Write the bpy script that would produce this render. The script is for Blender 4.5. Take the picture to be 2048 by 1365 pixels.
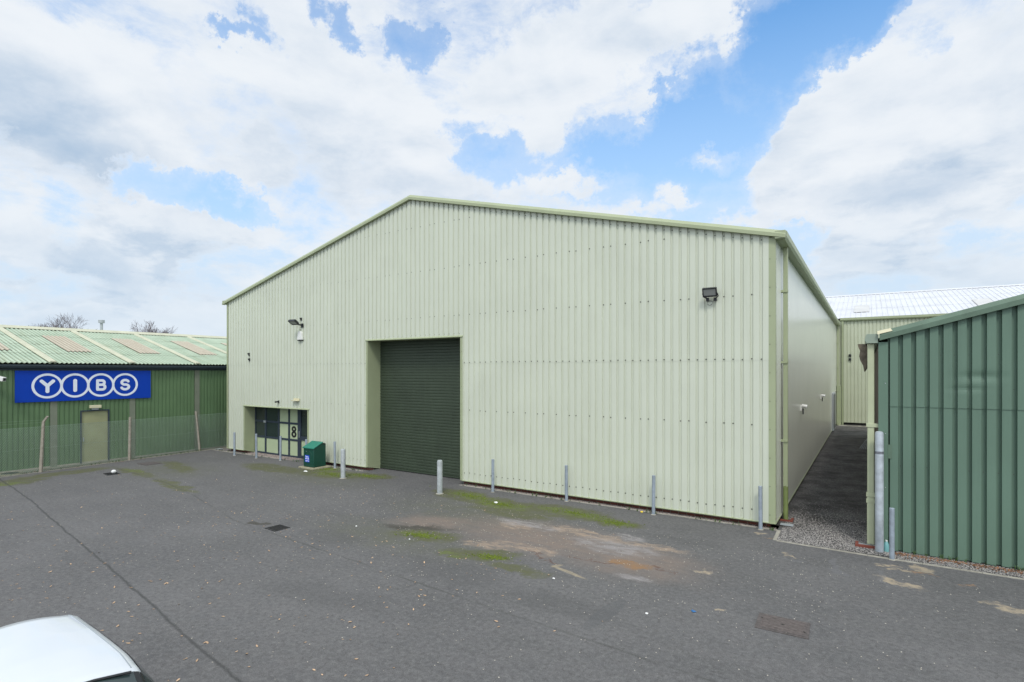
import bpy, bmesh, math, random
from mathutils import Vector, Matrix
random.seed(7)
R_ = math.radians
S = bpy.context.scene
C = S.collection
for o in list(bpy.data.objects): bpy.data.objects.remove(o)

# ------------------------------------------------------------------ camera
EYE = 4.0
YAW = math.atan2(711.5, 1095.0)
cam_d = bpy.data.cameras.new("camera"); cam = bpy.data.objects.new("camera", cam_d); C.objects.link(cam)
cam.location = (0, 0, EYE); cam.rotation_euler = (R_(90), 0, YAW)
cam_d.sensor_width = 36; cam_d.lens = 36 * 1095.0 / 2048; cam_d.shift_y = 59.5 / 2048
cam_d.clip_end = 3000; cam_d.clip_start = 0.05
S.camera = cam

# ------------------------------------------------------------------ exposure
S.view_settings.view_transform = 'Standard'; S.view_settings.look = 'None'
S.view_settings.exposure = 0.32; S.view_settings.gamma = 1.0
S.render.resolution_x = 1024; S.render.resolution_y = 682
S.cycles.use_denoising = True
S.cycles.max_bounces = 6

# ------------------------------------------------------------------ sun (thin cloud, high, behind the camera to the right)
SUN_EL, SUN_AZ = 52.0, 150.0      # azimuth clockwise from +Y
sl = bpy.data.lights.new("sun", 'SUN'); so = bpy.data.objects.new("sun", sl); C.objects.link(so)
sl.energy = 1.35; sl.angle = R_(12); sl.color = (1.0, 0.96, 0.90)
sd = Vector((math.sin(R_(SUN_AZ)) * math.cos(R_(SUN_EL)), math.cos(R_(SUN_AZ)) * math.cos(R_(SUN_EL)), math.sin(R_(SUN_EL))))
so.rotation_euler = sd.to_track_quat('Z', 'Y').to_euler(); so.location = (10, -20, 40)

# ------------------------------------------------------------------ node helpers
class NT:
    def __init__(s, tree): s.t = tree; s.n = tree.nodes; s.l = tree.links
    def new(s, typ, **kw):
        nd = s.n.new(typ)
        for k, v in kw.items(): setattr(nd, k, v)
        return nd
    def put(s, sock, v):
        if isinstance(v, bpy.types.NodeSocket): s.l.new(v, sock)
        elif v is not None: sock.default_value = v
    def m(s, op, a, b=None, c=None, clamp=False):
        nd = s.new('ShaderNodeMath', operation=op); nd.use_clamp = clamp
        s.put(nd.inputs[0], a); s.put(nd.inputs[1], b)
        if c is not None: s.put(nd.inputs[2], c)
        return nd.outputs[0]
    def vm(s, op, a, b=None, out=0):
        nd = s.new('ShaderNodeVectorMath', operation=op)
        s.put(nd.inputs[0], a)
        if b is not None: s.put(nd.inputs[1], b)
        return nd.outputs[out]
    def dot(s, a, b):
        nd = s.new('ShaderNodeVectorMath', operation='DOT_PRODUCT'); s.put(nd.inputs[0], a); s.put(nd.inputs[1], b)
        return nd.outputs['Value']
    def noise(s, vec, scale, detail=4, rough=0.55, dist=0.0, col=False):
        nd = s.new('ShaderNodeTexNoise'); s.put(nd.inputs['Vector'], vec)
        nd.inputs['Scale'].default_value = scale; nd.inputs['Detail'].default_value = detail
        nd.inputs['Roughness'].default_value = rough; nd.inputs['Distortion'].default_value = dist
        return nd.outputs['Color' if col else 'Fac']
    def mr(s, v, a, b, c=0.0, d=1.0, smooth=False):
        nd = s.new('ShaderNodeMapRange'); nd.interpolation_type = 'SMOOTHSTEP' if smooth else 'LINEAR'
        s.put(nd.inputs[0], v)
        for i, x in zip((1, 2, 3, 4), (a, b, c, d)): s.put(nd.inputs[i], x)
        return nd.outputs[0]
    def mix(s, f, a, b, blend='MIX'):
        nd = s.new('ShaderNodeMix', data_type='RGBA', blend_type=blend)
        s.put(nd.inputs[0], f)
        for i, x in ((6, a), (7, b)):
            if isinstance(x, (tuple, list)): x = (*x[:3], 1)
            s.put(nd.inputs[i], x)
        return nd.outputs[2]
    def xyz(s, v):
        nd = s.new('ShaderNodeSeparateXYZ'); s.put(nd.inputs[0], v); return nd.outputs
    def comb(s, x, y, z):
        nd = s.new('ShaderNodeCombineXYZ')
        for i, v in enumerate((x, y, z)): s.put(nd.inputs[i], v)
        return nd.outputs[0]
    def bump(s, h, strength=0.3, dist=0.01):
        nd = s.new('ShaderNodeBump'); s.put(nd.inputs['Height'], h)
        nd.inputs['Strength'].default_value = strength; nd.inputs['Distance'].default_value = dist
        return nd.outputs[0]

# ------------------------------------------------------------------ world: physical sky with cumulus by direction
W = bpy.data.worlds.new("World"); S.world = W; W.use_nodes = True
w = NT(W.node_tree); w.n.clear()
def sky_dir(px, py):
    a, b = (px - 1024) / 1095.0, (742 - py) / 1095.0
    rx, ry, fx, fy = math.cos(YAW), math.sin(YAW), -math.sin(YAW), math.cos(YAW)
    return Vector((rx * a + fx, ry * a + fy, b)).normalized()
sky = w.new('ShaderNodeTexSky', sky_type='NISHITA'); sky.sun_disc = False
sky.sun_elevation = R_(SUN_EL); sky.sun_rotation = R_(SUN_AZ); sky.air_density = 1.0; sky.dust_density = 0.6; sky.ozone_density = 1.5
D0 = w.vm('NORMALIZE', w.new('ShaderNodeTexCoord').outputs['Generated'])
warp = w.vm('SUBTRACT', w.noise(D0, 5.0, 8, 0.68, col=True), (0.5, 0.5, 0.5))
wp = w.new('ShaderNodeVectorMath', operation='SCALE'); w.put(wp.inputs[0], warp); wp.inputs['Scale'].default_value = 0.24
D = w.vm('ADD', D0, wp.outputs[0])
def blob(px, py, rx, ry, rot=0.0, wt=1.0, D=D):
    c = sky_dir(px, py); cr, sr = math.cos(R_(rot)), math.sin(R_(rot))
    tx = (sky_dir(px + rx * cr, py + rx * sr) - sky_dir(px - rx * cr, py - rx * sr)) / 2
    ty = (sky_dir(px - ry * sr, py + ry * cr) - sky_dir(px + ry * sr, py - ry * cr)) / 2
    tx = tx / tx.length_squared; ty = ty / ty.length_squared
    a = w.m('SUBTRACT', w.dot(D, tuple(tx)), tx.dot(c)); b = w.m('SUBTRACT', w.dot(D, tuple(ty)), ty.dot(c))
    q = w.m('MULTIPLY_ADD', a, a, w.m('MULTIPLY', b, b))
    far = w.m('LESS_THAN', w.dot(D0, tuple(c)), 0.0)
    q = w.m('MULTIPLY_ADD', far, 50.0, q)
    return w.m('MULTIPLY', w.m('SUBTRACT', 1.0, q, clamp=True), wt)
def field(lst, base, src=None):
    acc = base
    for b in lst: acc = w.m('ADD', acc, blob(*b, D=src or D))
    return acc
HOLES = [(1640, 30, 210, 170, 0, -1.7), (1350, 250, 120, 60, -45, -1.0), (1230, 330, 170, 50, -10, -0.9), (960, 285, 60, 40, 20, -0.6), (1470, 190, 210, 130, -40, -1.5), (1300, 320, 260, 100, -12, -1.4), (1010, 320, 100, 60, 10, -1.0),
         (1420, 380, 180, 70, 0, -1.0), (830, 60, 55, 60, 0, -0.80), (690, 35, 60, 50, 20, -1.0), (545, 110, 35, 70, 0, -0.6), (490, 118, 60, 26, 0, -0.8),
         (330, 375, 170, 52, 14, -1.35), (440, 405, 90, 40, 20, -0.9), (120, 450, 120, 60, 30, -0.6), (260, 460, 60, 60, 0, -0.4), (1730, 30, 130, 90, 0, -1.3),
         (1560, 480, 160, 50, 0, -0.8), (1880, 130, 110, 26, -50, -0.55), (1700, 420, 160, 30, 0, -0.7), (920, 230, 70, 26, 0, -0.5),
         (1900, 470, 160, 30, 10, -0.45), (60, 560, 160, 30, 0, -0.35)]
CLOUDS = [(80, 180, 330, 170, 0, 0.7), (200, 330, 90, 20, 0, 0.5), (1780, 390, 220, 50, -5, 0.6), (1650, 290, 200, 130, -25, 1.5), (1800, 230, 190, 150, -20, 1.1), (1960, 260, 170, 240, 0, 0.9), (1395, 312, 68, 36, 0, 1.7), (1130, 385, 100, 30, 0, 1.0), (1340, 410, 60, 20, 0, 0.7),
          (1130, 120, 200, 130, 0, 1.0), (1340, 70, 160, 60, -25, 0.9), (1110, 250, 70, 60, 0, 0.7), (1450, 60, 80, 50, -60, 0.7), (860, 370, 90, 70, 0, 0.8), (700, 200, 200, 120, 0, 0.8), (1740, 455, 120, 45, -10, 0.8),
          (230, 480, 140, 80, 0, 0.9), (420, 450, 120, 40, 0, 0.7), (500, 350, 100, 80, 0, 0.4)]
SHADE = [(20, 240, 330, 170, 0, 0.80), (250, 320, 260, 70, 12, 0.40), (620, 320, 250, 70, 0, 0.32), (1800, 375, 200, 60, 0, 0.85), (1950, 300, 220, 90, -20, 0.40), (1560, 290, 120, 50, -30, 0.35),
         (180, 520, 100, 50, 0, 0.55), (300, 570, 260, 45, 0, 0.55), (330, 500, 200, 40, 0, 0.30), (1000, 160, 120, 60, 0, 0.15), (1950, 560, 300, 60, 0, 0.25), (50, 620, 250, 40, 0, 0.35)]
z = w.xyz(D0)[2]
flat = w.vm('MULTIPLY', D0, (1.0, 1.0, 2.0))
n1 = w.noise(flat, 3.2, 9, 0.58, 0.2)
n2 = w.noise(w.vm('ADD', flat, (0.018, -0.012, 0.055)), 3.2, 9, 0.58, 0.2)
nf = w.noise(flat, 10.0, 9, 0.68, 0.3)
dens = w.m('ADD', field(HOLES + CLOUDS, 0.60), w.m('ADD', w.m('MULTIPLY_ADD', n1, 1.7, -0.85), w.m('MULTIPLY_ADD', nf, 1.6, -0.8)))
lown = w.noise(w.vm('MULTIPLY', D0, (1.0, 1.0, 2.6)), 6.5, 8, 0.6, 0.3)
lowz = w.mr(z, 0.42, 0.15)
dens = w.m('ADD', dens, w.m('MULTIPLY', lowz, w.m('MULTIPLY_ADD', lown, 3.4, -1.70)))
alpha = w.mr(dens, -0.30, 0.75, smooth=True)
wisp = w.m('MULTIPLY', w.mr(dens, -1.3, 0.2, smooth=True), 0.30)
alpha = w.m('MAXIMUM', alpha, wisp)
relief = w.m('MULTIPLY', w.m('SUBTRACT', n2, n1), 3.0)
core = w.mr(dens, 0.10, 0.8)
SHADE = [(a, b_, c_, d_, e_, f_ * 0.95) for a, b_, c_, d_, e_, f_ in SHADE]
relief = w.m('ADD', relief, w.m('MULTIPLY', lowz, w.mr(w.m('SUBTRACT', w.noise(w.vm('ADD', w.vm('MULTIPLY', D0, (1.0, 1.0, 2.6)), (0.0, 0.0, 0.10)), 6.5, 6, 0.55, 0.3), lown), 0.0, 0.12, 0.0, 0.55)))
Dh = w.vm('MULTIPLY_ADD', (0.35, 0.35, 0.35), None) if False else w.vm('ADD', D0, w.vm('MULTIPLY', wp.outputs[0], (0.35, 0.35, 0.35)))
g = w.m('ADD', field(SHADE, 0.10, Dh), w.m('ADD', relief, w.m('MULTIPLY_ADD', nf, 0.2, -0.1)))
g = w.mr(g, -0.35, 1.7, 0.0, 0.95, smooth=True)
g = w.m('MULTIPLY', g, core)
glow = w.mr(w.dot(D0, tuple(sd)), 0.2, 1.0, 1.0, 1.9)
ccol = w.mix(g, (6.9, 7.25, 7.65), (3.1, 4.25, 5.7))
ccol = w.mix(1.0, ccol, w.comb(glow, glow, glow), 'MULTIPLY')
skyc = w.mix(1.0, sky.outputs[0], (0.80, 1.62, 2.05), 'MULTIPLY')
hz = w.mr(z, 0.15, 0.58, 0.95, 0.0)
skyc = w.mix(hz, skyc, (4.7, 6.0, 7.5))
col = w.mix(alpha, skyc, ccol)
low = w.mr(z, 0.0, 0.25, 0.45, 0.0)
col = w.mix(low, col, (5.0, 6.25, 7.4))
bg = w.new('ShaderNodeBackground'); w.put(bg.inputs[0], col); bg.inputs[1].default_value = 0.1
wo = w.new('ShaderNodeOutputWorld'); w.l.new(bg.outputs[0], wo.inputs[0])
W.cycles.sampling_method = 'MANUAL'; W.cycles.sample_map_resolution = 512

# ------------------------------------------------------------------ mesh helpers
def wloc(o):
    v = Vector((0, 0, 0))
    while o is not None: v = v + o.location; o = o.parent
    return v
class MB:
    def __init__(s): s.v = []; s.f = []; s.mi = []
    def face(s, pts, m=0):
        i = len(s.v); s.v += [tuple(p) for p in pts]; s.f.append(list(range(i, i + len(pts)))); s.mi.append(m)
    def box(s, x0, x1, y0, y1, z0, z1, m=0):
        i = len(s.v)
        s.v += [(x, y, z) for z in (z0, z1) for y in (y0, y1) for x in (x0, x1)]
        for f in ((0, 2, 3, 1), (4, 5, 7, 6), (0, 1, 5, 4), (2, 6, 7, 3), (0, 4, 6, 2), (1, 3, 7, 5)):
            s.f.append([i + k for k in f]); s.mi.append(m)
        return s
    def prism(s, poly, vec, m=0, caps=True):
        n = len(poly); i = len(s.v); vec = Vector(vec)
        s.v += [tuple(p) for p in poly] + [tuple(Vector(p) + vec) for p in poly]
        for k in range(n):
            s.f.append([i + k, i + (k + 1) % n, i + n + (k + 1) % n, i + n + k]); s.mi.append(m)
        if caps:
            s.f.append([i + k for k in range(n)][::-1]); s.mi.append(m); s.f.append([i + n + k for k in range(n)]); s.mi.append(m)
        return s
    def tube(s, pts, rad, n=12, m=0, caps=True):
        pts = [Vector(p) for p in pts]
        if not isinstance(rad, (list, tuple)): rad = [rad] * len(pts)
        base = len(s.v); up = None
        for k, p in enumerate(pts):
            d = (pts[min(k + 1, len(pts) - 1)] - pts[max(k - 1, 0)]).normalized()
            if up is None: up = Vector((0, 0, 1)) if abs(d.z) < 0.9 else Vector((1, 0, 0))
            a = d.cross(up).normalized(); b = d.cross(a).normalized(); up = -b if False else up
            for j in range(n):
                t = 2 * math.pi * j / n
                s.v.append(tuple(p + (a * math.cos(t) + b * math.sin(t)) * rad[k]))
        for k in range(len(pts) - 1):
            for j in range(n):
                s.f.append([base + k * n + j, base + k * n + (j + 1) % n, base + (k + 1) * n + (j + 1) % n, base + (k + 1) * n + j]); s.mi.append(m)
        if caps:
            s.f.append([base + j for j in range(n)][::-1]); s.mi.append(m)
            s.f.append([base + (len(pts) - 1) * n + j for j in range(n)]); s.mi.append(m)
        return s
    def build(s, name, mats, parent=None, at=(0, 0, 0), bevel=0.0, smooth=False, seg=2):
        me = bpy.data.meshes.new(name)
        off = wloc(parent) if parent else Vector(at)
        me.from_pydata([tuple(Vector(p) - off) for p in s.v], [], s.f)
        if not isinstance(mats, (list, tuple)): mats = [mats]
        for m_ in mats: me.materials.append(m_)
        me.polygons.foreach_set('material_index', s.mi)
        if smooth: me.polygons.foreach_set('use_smooth', [True] * len(me.polygons))
        bm = bmesh.new(); bm.from_mesh(me)
        if smooth or bevel: bmesh.ops.remove_doubles(bm, verts=bm.verts, dist=1e-5)
        bmesh.ops.recalc_face_normals(bm, faces=bm.faces); bm.to_mesh(me); bm.free()
        o = bpy.data.objects.new(name, me); C.objects.link(o)
        if parent: o.parent = parent
        else: o.location = at
        if bevel:
            b = o.modifiers.new('bevel', 'BEVEL'); b.width = bevel; b.segments = seg; b.limit_method = 'ANGLE'
        if smooth:
            try: me.set_sharp_from_angle(angle=R_(38))
            except Exception: pass
        return o
def tag(o, label=None, cat=None, group=None, kind=None):
    if label: o['label'] = label
    if cat: o['category'] = cat
    if group: o['group'] = group
    if kind: o['kind'] = kind
    return o
def thing(name, loc, label, cat, group=None):
    o = bpy.data.objects.new(name, None); C.objects.link(o); o.location = loc; o.empty_display_size = 0.2
    return tag(o, label, cat, group)
def copy_tree(o, parent=None):
    c = o.copy(); C.objects.link(c)
    if parent is not None: c.parent = parent
    for ch in list(o.children): copy_tree(ch, c)
    return c
def text_obj(ch, size, off, mat, name, parent, loc, rot, extr=0.003, sx=1.0):
    cu = bpy.data.curves.new(name, 'FONT'); cu.body = ch; cu.size = size; cu.offset = off; cu.extrude = extr
    cu.align_x = 'CENTER'; cu.align_y = 'CENTER'; cu.resolution_u = 8
    t = bpy.data.objects.new(name + '_tmp', cu); C.objects.link(t)
    dg = bpy.context.evaluated_depsgraph_get(); me = bpy.data.meshes.new_from_object(t.evaluated_get(dg))
    bpy.data.objects.remove(t)
    xs = [v.co.x for v in me.vertices]; ys = [v.co.y for v in me.vertices]
    cx, cy = (min(xs) + max(xs)) / 2, (min(ys) + max(ys)) / 2
    M = Matrix.Translation(Vector(loc) - (wloc(parent) if parent else Vector())) @ rot.to_4x4()
    for v in me.vertices: v.co = M @ Vector(((v.co.x - cx) * sx, v.co.y - cy, v.co.z))
    me.materials.clear(); me.materials.append(mat)
    o = bpy.data.objects.new(name, me); C.objects.link(o); o.parent = parent
    return o

def loops(m, polys, r, P):
    for j, (pl, rx) in enumerate(polys):
        n = len(pl)
        for k in range(n):
            (ax, ay, nx, ny), (bx, by, mx, my) = pl[k], pl[(k + 1) % n]
            q = [(ax + nx * rx, ay + ny * r), (bx + mx * rx, by + my * r), (bx - mx * rx, by - my * r), (ax - nx * rx, ay - ny * r)]
            m.prism([P(a, b, 0.0012 * j) for a, b in q], P(0, 0, 0.004 + 0.0012 * j) - P(0, 0, 0.0012 * j) if True else None)
def ell_loop(cx, cy, rx, ry, n=28):
    return [(cx + rx * math.cos(2 * math.pi * k / n), cy + ry * math.sin(2 * math.pi * k / n), math.cos(2 * math.pi * k / n), math.sin(2 * math.pi * k / n)) for k in range(n)]
# ------------------------------------------------------------------ materials
def mat(name, col, rough=0.6, metal=0.0, var=0.06, vscale=1.5, streak=0.0, streak_col=(0.2, 0.2, 0.14), bumpn=0.0, bscale=40, spec=0.5, coat=0.0, speck=0.0, grad=None):
    M = bpy.data.materials.new(name); M.use_nodes = True; t = NT(M.node_tree); b = t.n['Principled BSDF']
    P = t.new('ShaderNodeNewGeometry').outputs['Position']
    n = t.noise(P, vscale, 5, 0.6)
    c = t.mix(t.mr(n, 0.3, 0.7), tuple(x * (1 - var) for x in col), tuple(min(1, x * (1 + var)) for x in col))
    if streak:
        sv = t.vm('MULTIPLY', P, (9.0, 9.0, 0.35))
        sn = t.mr(t.noise(sv, 1.0, 5, 0.65), 0.52, 0.80)
        c = t.mix(t.m('MULTIPLY', sn, streak), c, streak_col)
    if speck:
        sp = t.mr(t.noise(P, 30, 3, 0.7), 0.60, 0.72)
        c = t.mix(t.m('MULTIPLY', sp, speck), c, streak_col)
    t.put(b.inputs['Base Color'], c)
    b.inputs['Roughness'].default_value = rough; b.inputs['Metallic'].default_value = metal
    b.inputs['Specular IOR Level'].default_value = spec
    if coat: b.inputs['Coat Weight'].default_value = coat; b.inputs['Coat Roughness'].default_value = 0.05
    if bumpn: t.put(b.inputs['Normal'], t.bump(t.noise(P, bscale, 4, 0.6), bumpn, 0.01))
    return M
CLAD = mat('pale_green_cladding', (0.575, 0.605, 0.492), 0.42, var=0.035, vscale=0.6, streak=0.30, streak_col=(0.38, 0.41, 0.28), bumpn=0.04, bscale=2)
CLADS = mat('side_cladding', (0.66, 0.68, 0.58), 0.24, var=0.03, vscale=0.5, streak=0.12, streak_col=(0.36, 0.36, 0.42), spec=0.6)
TRIM = mat('olive_trim', (0.345, 0.385, 0.235), 0.45, var=0.05, vscale=1.2, streak=0.15, streak_col=(0.20, 0.24, 0.12))
SCREW = mat('screw_heads', (0.10, 0.105, 0.085), 0.5, metal=0.3)
DARK = mat('dark_gap', (0.02, 0.02, 0.018), 0.8)
SHUT = mat('dark_green_shutter', (0.036, 0.052, 0.031), 0.55, var=0.12, vscale=1.2, streak=0.25, streak_col=(0.075, 0.10, 0.06))
RUBBER = mat('black_rubber', (0.015, 0.015, 0.015), 0.75)
FRAME = mat('blue_grey_frame', (0.030, 0.042, 0.062), 0.4, var=0.08)
PANEL = mat('infill_panel', (0.42, 0.49, 0.31), 0.5, var=0.04, speck=0.05)
BLACK = mat('black_plastic', (0.012, 0.013, 0.014), 0.45)
BLACKM = mat('black_metal', (0.018, 0.020, 0.022), 0.38)
LENS = mat('lamp_lens', (0.26, 0.27, 0.25), 0.25, var=0.05)
WHITEP = mat('white_plastic', (0.74, 0.74, 0.70), 0.45, var=0.04, speck=0.1)
CREAMP = mat('cream_plastic', (0.60, 0.56, 0.38), 0.45, var=0.05)
GALV = mat('galvanised_steel', (0.33, 0.38, 0.43), 0.55, metal=0.35, var=0.16, vscale=9, streak=0.15, streak_col=(0.5, 0.5, 0.48))
GALVW = mat('weathered_post', (0.40, 0.43, 0.43), 0.65, metal=0.15, var=0.20, vscale=7, streak=0.35, streak_col=(0.20, 0.15, 0.10), speck=0.35)
BINM = mat('green_bin_plastic', (0.004, 0.055, 0.036), 0.45, var=0.10, vscale=4)
BINL = mat('green_bin_lid', (0.014, 0.175, 0.118), 0.45, var=0.10, vscale=5)
SLAB = mat('mossy_concrete', (0.30, 0.28, 0.19), 0.9, var=0.25, vscale=8, bumpn=0.5, bscale=25, speck=0.6, streak_col=(0.10, 0.13, 0.03))
EDGE = mat('concrete_edging', (0.33, 0.31, 0.26), 0.9, var=0.25, vscale=5, bumpn=0.4, speck=0.4)
BLUE = mat('sign_blue', (0.002, 0.045, 0.38), 0.5, var=0.05, spec=0.2, streak=0.1, streak_col=(0.01, 0.03, 0.20))
SIGNW = mat('sign_white', (0.74, 0.78, 0.86), 0.45, var=0.02)
LBWALL = mat('mid_green_cladding', (0.100, 0.170, 0.080), 0.5, var=0.12, vscale=1.0, streak=0.3, streak_col=(0.055, 0.115, 0.05))
LBCOL = mat('grey_green_column', (0.17, 0.19, 0.14), 0.8, var=0.12, vscale=3, streak=0.3)
LBSTRIP = mat('cream_roof_strip', (0.50, 0.50, 0.37), 0.7, var=0.10, vscale=2.0, speck=0.25)
GUTD = mat('dark_gutter', (0.022, 0.035, 0.045), 0.5, var=0.2)
DOORC = mat('faded_cream_door', (0.30, 0.31, 0.17), 0.6, var=0.10, vscale=2, streak=0.25)
RBWALL = mat('rear_cladding', (0.50, 0.53, 0.39), 0.45, var=0.04, streak=0.25, streak_col=(0.30, 0.33, 0.22))
GRWALL = mat('forest_green_cladding', (0.114, 0.188, 0.136), 0.6, var=0.06, vscale=0.7, streak=0.25, streak_col=(0.06, 0.10, 0.075), bumpn=0.06, bscale=2.0, speck=0.10)
GRTRIM = mat('green_verge', (0.105, 0.165, 0.115), 0.6, var=0.15, vscale=3, speck=0.5, streak_col=(0.05, 0.09, 0.03))
PALEG = mat('pale_gutter_end', (0.27, 0.33, 0.26), 0.55, var=0.1)
DPCREAM = mat('cream_downpipe', (0.46, 0.49, 0.32), 0.5, var=0.07, vscale=3, streak=0.2)
DPOLD = mat('mossy_green_pipe', (0.20, 0.25, 0.085), 0.6, var=0.15, vscale=5, streak=0.4, streak_col=(0.09, 0.12, 0.03))
BROWN = mat('brown_side_wall', (0.10, 0.075, 0.055), 0.8, var=0.2)
CONC = mat('post_concrete', (0.30, 0.27, 0.22), 0.9, var=0.25, vscale=10, bumpn=0.5, bscale=30, speck=0.5)
WIRE = mat('fence_wire', (0.34, 0.42, 0.36), 0.5, metal=0.1)
BARK = mat('bare_bark', (0.17, 0.145, 0.15), 0.9, var=0.2, vscale=6)
METALP = mat('grey_metal', (0.42, 0.45, 0.46), 0.45, metal=0.3, var=0.1)
CLAY = mat('red_clay', (0.20, 0.055, 0.035), 0.85, var=0.2, vscale=8)
IRON = mat('rusty_iron', (0.105, 0.090, 0.085), 0.7, metal=0.2, var=0.3, vscale=14, bumpn=0.3, bscale=60)
IROND = mat('dark_iron', (0.035, 0.034, 0.034), 0.6, metal=0.3, var=0.3, vscale=14)
CARP = mat('white_car_paint', (0.62, 0.65, 0.67), 0.30, var=0.015, coat=0.6)
CARD = mat('car_trim_seam', (0.30, 0.33, 0.35), 0.5)
PAPER = mat('white_paper', (0.72, 0.72, 0.70), 0.8, var=0.08, vscale=30)
TEAL = mat('teal_plastic', (0.16, 0.36, 0.36), 0.45)
BRIGHTB = mat('blue_scrap', (0.03, 0.14, 0.33), 0.6)
YEL = mat('yellow_scrap', (0.75, 0.55, 0.03), 0.6)
TYRE = mat('tyre_rubber', (0.02, 0.02, 0.02), 0.8)
ALLOY = mat('alloy_rim', (0.5, 0.5, 0.52), 0.35, metal=0.7)
REDL = mat('red_lens', (0.3, 0.01, 0.01), 0.2)

def glass_mat(name, col, rough=0.08):
    M = bpy.data.materials.new(name); M.use_nodes = True; t = NT(M.node_tree); b = t.n['Principled BSDF']
    P = t.new('ShaderNodeNewGeometry').outputs['Position']
    c = t.mix(t.noise(P, 1.5, 3), tuple(x * 0.7 for x in col), tuple(x * 1.3 for x in col))
    t.put(b.inputs['Base Color'], c); b.inputs['Roughness'].default_value = rough; b.inputs['IOR'].default_value = 1.5
    b.inputs['Specular IOR Level'].default_value = 0.6
    t.put(b.inputs['Normal'], t.bump(t.noise(P, 1.2, 2), 0.03, 0.05))
    return M
GLASS = glass_mat('dark_window_glass', (0.022, 0.034, 0.032))
CARGLASS = glass_mat('car_glass', (0.030, 0.045, 0.045), 0.04)

def brick_mat():
    M = bpy.data.materials.new('red_brick'); M.use_nodes = True; t = NT(M.node_tree); b = t.n['Principled BSDF']
    P = t.xyz(t.new('ShaderNodeNewGeometry').outputs['Position'])
    br = t.new('ShaderNodeTexBrick'); t.put(br.inputs['Vector'], t.comb(t.m('ADD', P[0], P[1]), P[2], 0.0))
    br.inputs['Scale'].default_value = 1.0; br.inputs['Brick Width'].default_value = 0.225; br.inputs['Row Height'].default_value = 0.075
    br.inputs['Mortar Size'].default_value = 0.008
    br.inputs['Color1'].default_value = (0.16, 0.045, 0.03, 1); br.inputs['Color2'].default_value = (0.10, 0.035, 0.025, 1); br.inputs['Mortar'].default_value = (0.14, 0.12, 0.10, 1)
    t.put(b.inputs['Base Color'], br.outputs[0]); b.inputs['Roughness'].default_value = 0.9
    return M
BRICK = brick_mat()

def roof_mat():      # weathered green sheets with moss staining and darker corrugation valleys
    M = bpy.data.materials.new('weathered_green_roof'); M.use_nodes = True; t = NT(M.node_tree); b = t.n['Principled BSDF']
    Pp = t.new('ShaderNodeNewGeometry').outputs['Position']; P = t.xyz(Pp)
    c = t.mix(t.mr(t.noise(Pp, 1.2, 6, 0.65), 0.3, 0.7), (0.30, 0.385, 0.285), (0.42, 0.50, 0.385))
    st = t.mr(t.noise(t.vm('MULTIPLY', Pp, (0.5, 4.0, 0.5)), 1.0, 6, 0.7), 0.52, 0.75)
    c = t.mix(t.m('MULTIPLY', st, 0.55), c, (0.20, 0.20, 0.09))
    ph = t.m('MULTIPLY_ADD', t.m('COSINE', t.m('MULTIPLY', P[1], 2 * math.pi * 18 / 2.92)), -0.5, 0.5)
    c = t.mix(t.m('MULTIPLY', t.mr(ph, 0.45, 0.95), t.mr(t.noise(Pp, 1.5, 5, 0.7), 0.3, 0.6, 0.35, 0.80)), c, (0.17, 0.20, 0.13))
    spk = t.mr(t.noise(Pp, 9, 4, 0.7), 0.56, 0.74)
    c = t.mix(t.m('MULTIPLY', spk, 0.35), c, (0.34, 0.33, 0.25))
    t.put(b.inputs['Base Color'], c); b.inputs['Roughness'].default_value = 0.85
    return M
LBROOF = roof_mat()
def skyl_mat():
    M = bpy.data.materials.new('beige_rooflight'); M.use_nodes = True; t = NT(M.node_tree); b = t.n['Principled BSDF']
    Pp = t.new('ShaderNodeNewGeometry').outputs['Position']; P = t.xyz(Pp)
    c = t.mix(t.mr(t.noise(Pp, 4, 6, 0.7), 0.35, 0.65), (0.47, 0.43, 0.34), (0.41, 0.36, 0.28))
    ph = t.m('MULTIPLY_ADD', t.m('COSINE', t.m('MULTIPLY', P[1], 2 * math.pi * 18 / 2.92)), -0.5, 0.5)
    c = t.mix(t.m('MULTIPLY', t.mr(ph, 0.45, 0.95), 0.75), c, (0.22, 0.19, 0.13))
    t.put(b.inputs['Base Color'], c); b.inputs['Roughness'].default_value = 0.8
    return M
SKYL = skyl_mat()
def rear_roof_mat():
    M = bpy.data.materials.new('pale_rear_roof'); M.use_nodes = True; t = NT(M.node_tree); b = t.n['Principled BSDF']
    Pp = t.new('ShaderNodeNewGeometry').outputs['Position']
    c = t.mix(t.mr(t.noise(Pp, 0.6, 5, 0.6), 0.3, 0.7), (0.56, 0.57, 0.59), (0.64, 0.65, 0.67))
    st = t.mr(t.noise(t.vm('MULTIPLY', Pp, (5.0, 0.3, 0.3)), 1.0, 6, 0.7), 0.55, 0.8)
    c = t.mix(t.m('MULTIPLY', st, 0.5), c, (0.36, 0.35, 0.33))
    t.put(b.inputs['Base Color'], c); b.inputs['Roughness'].default_value = 0.6
    return M
RBROOF = rear_roof_mat()

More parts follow.
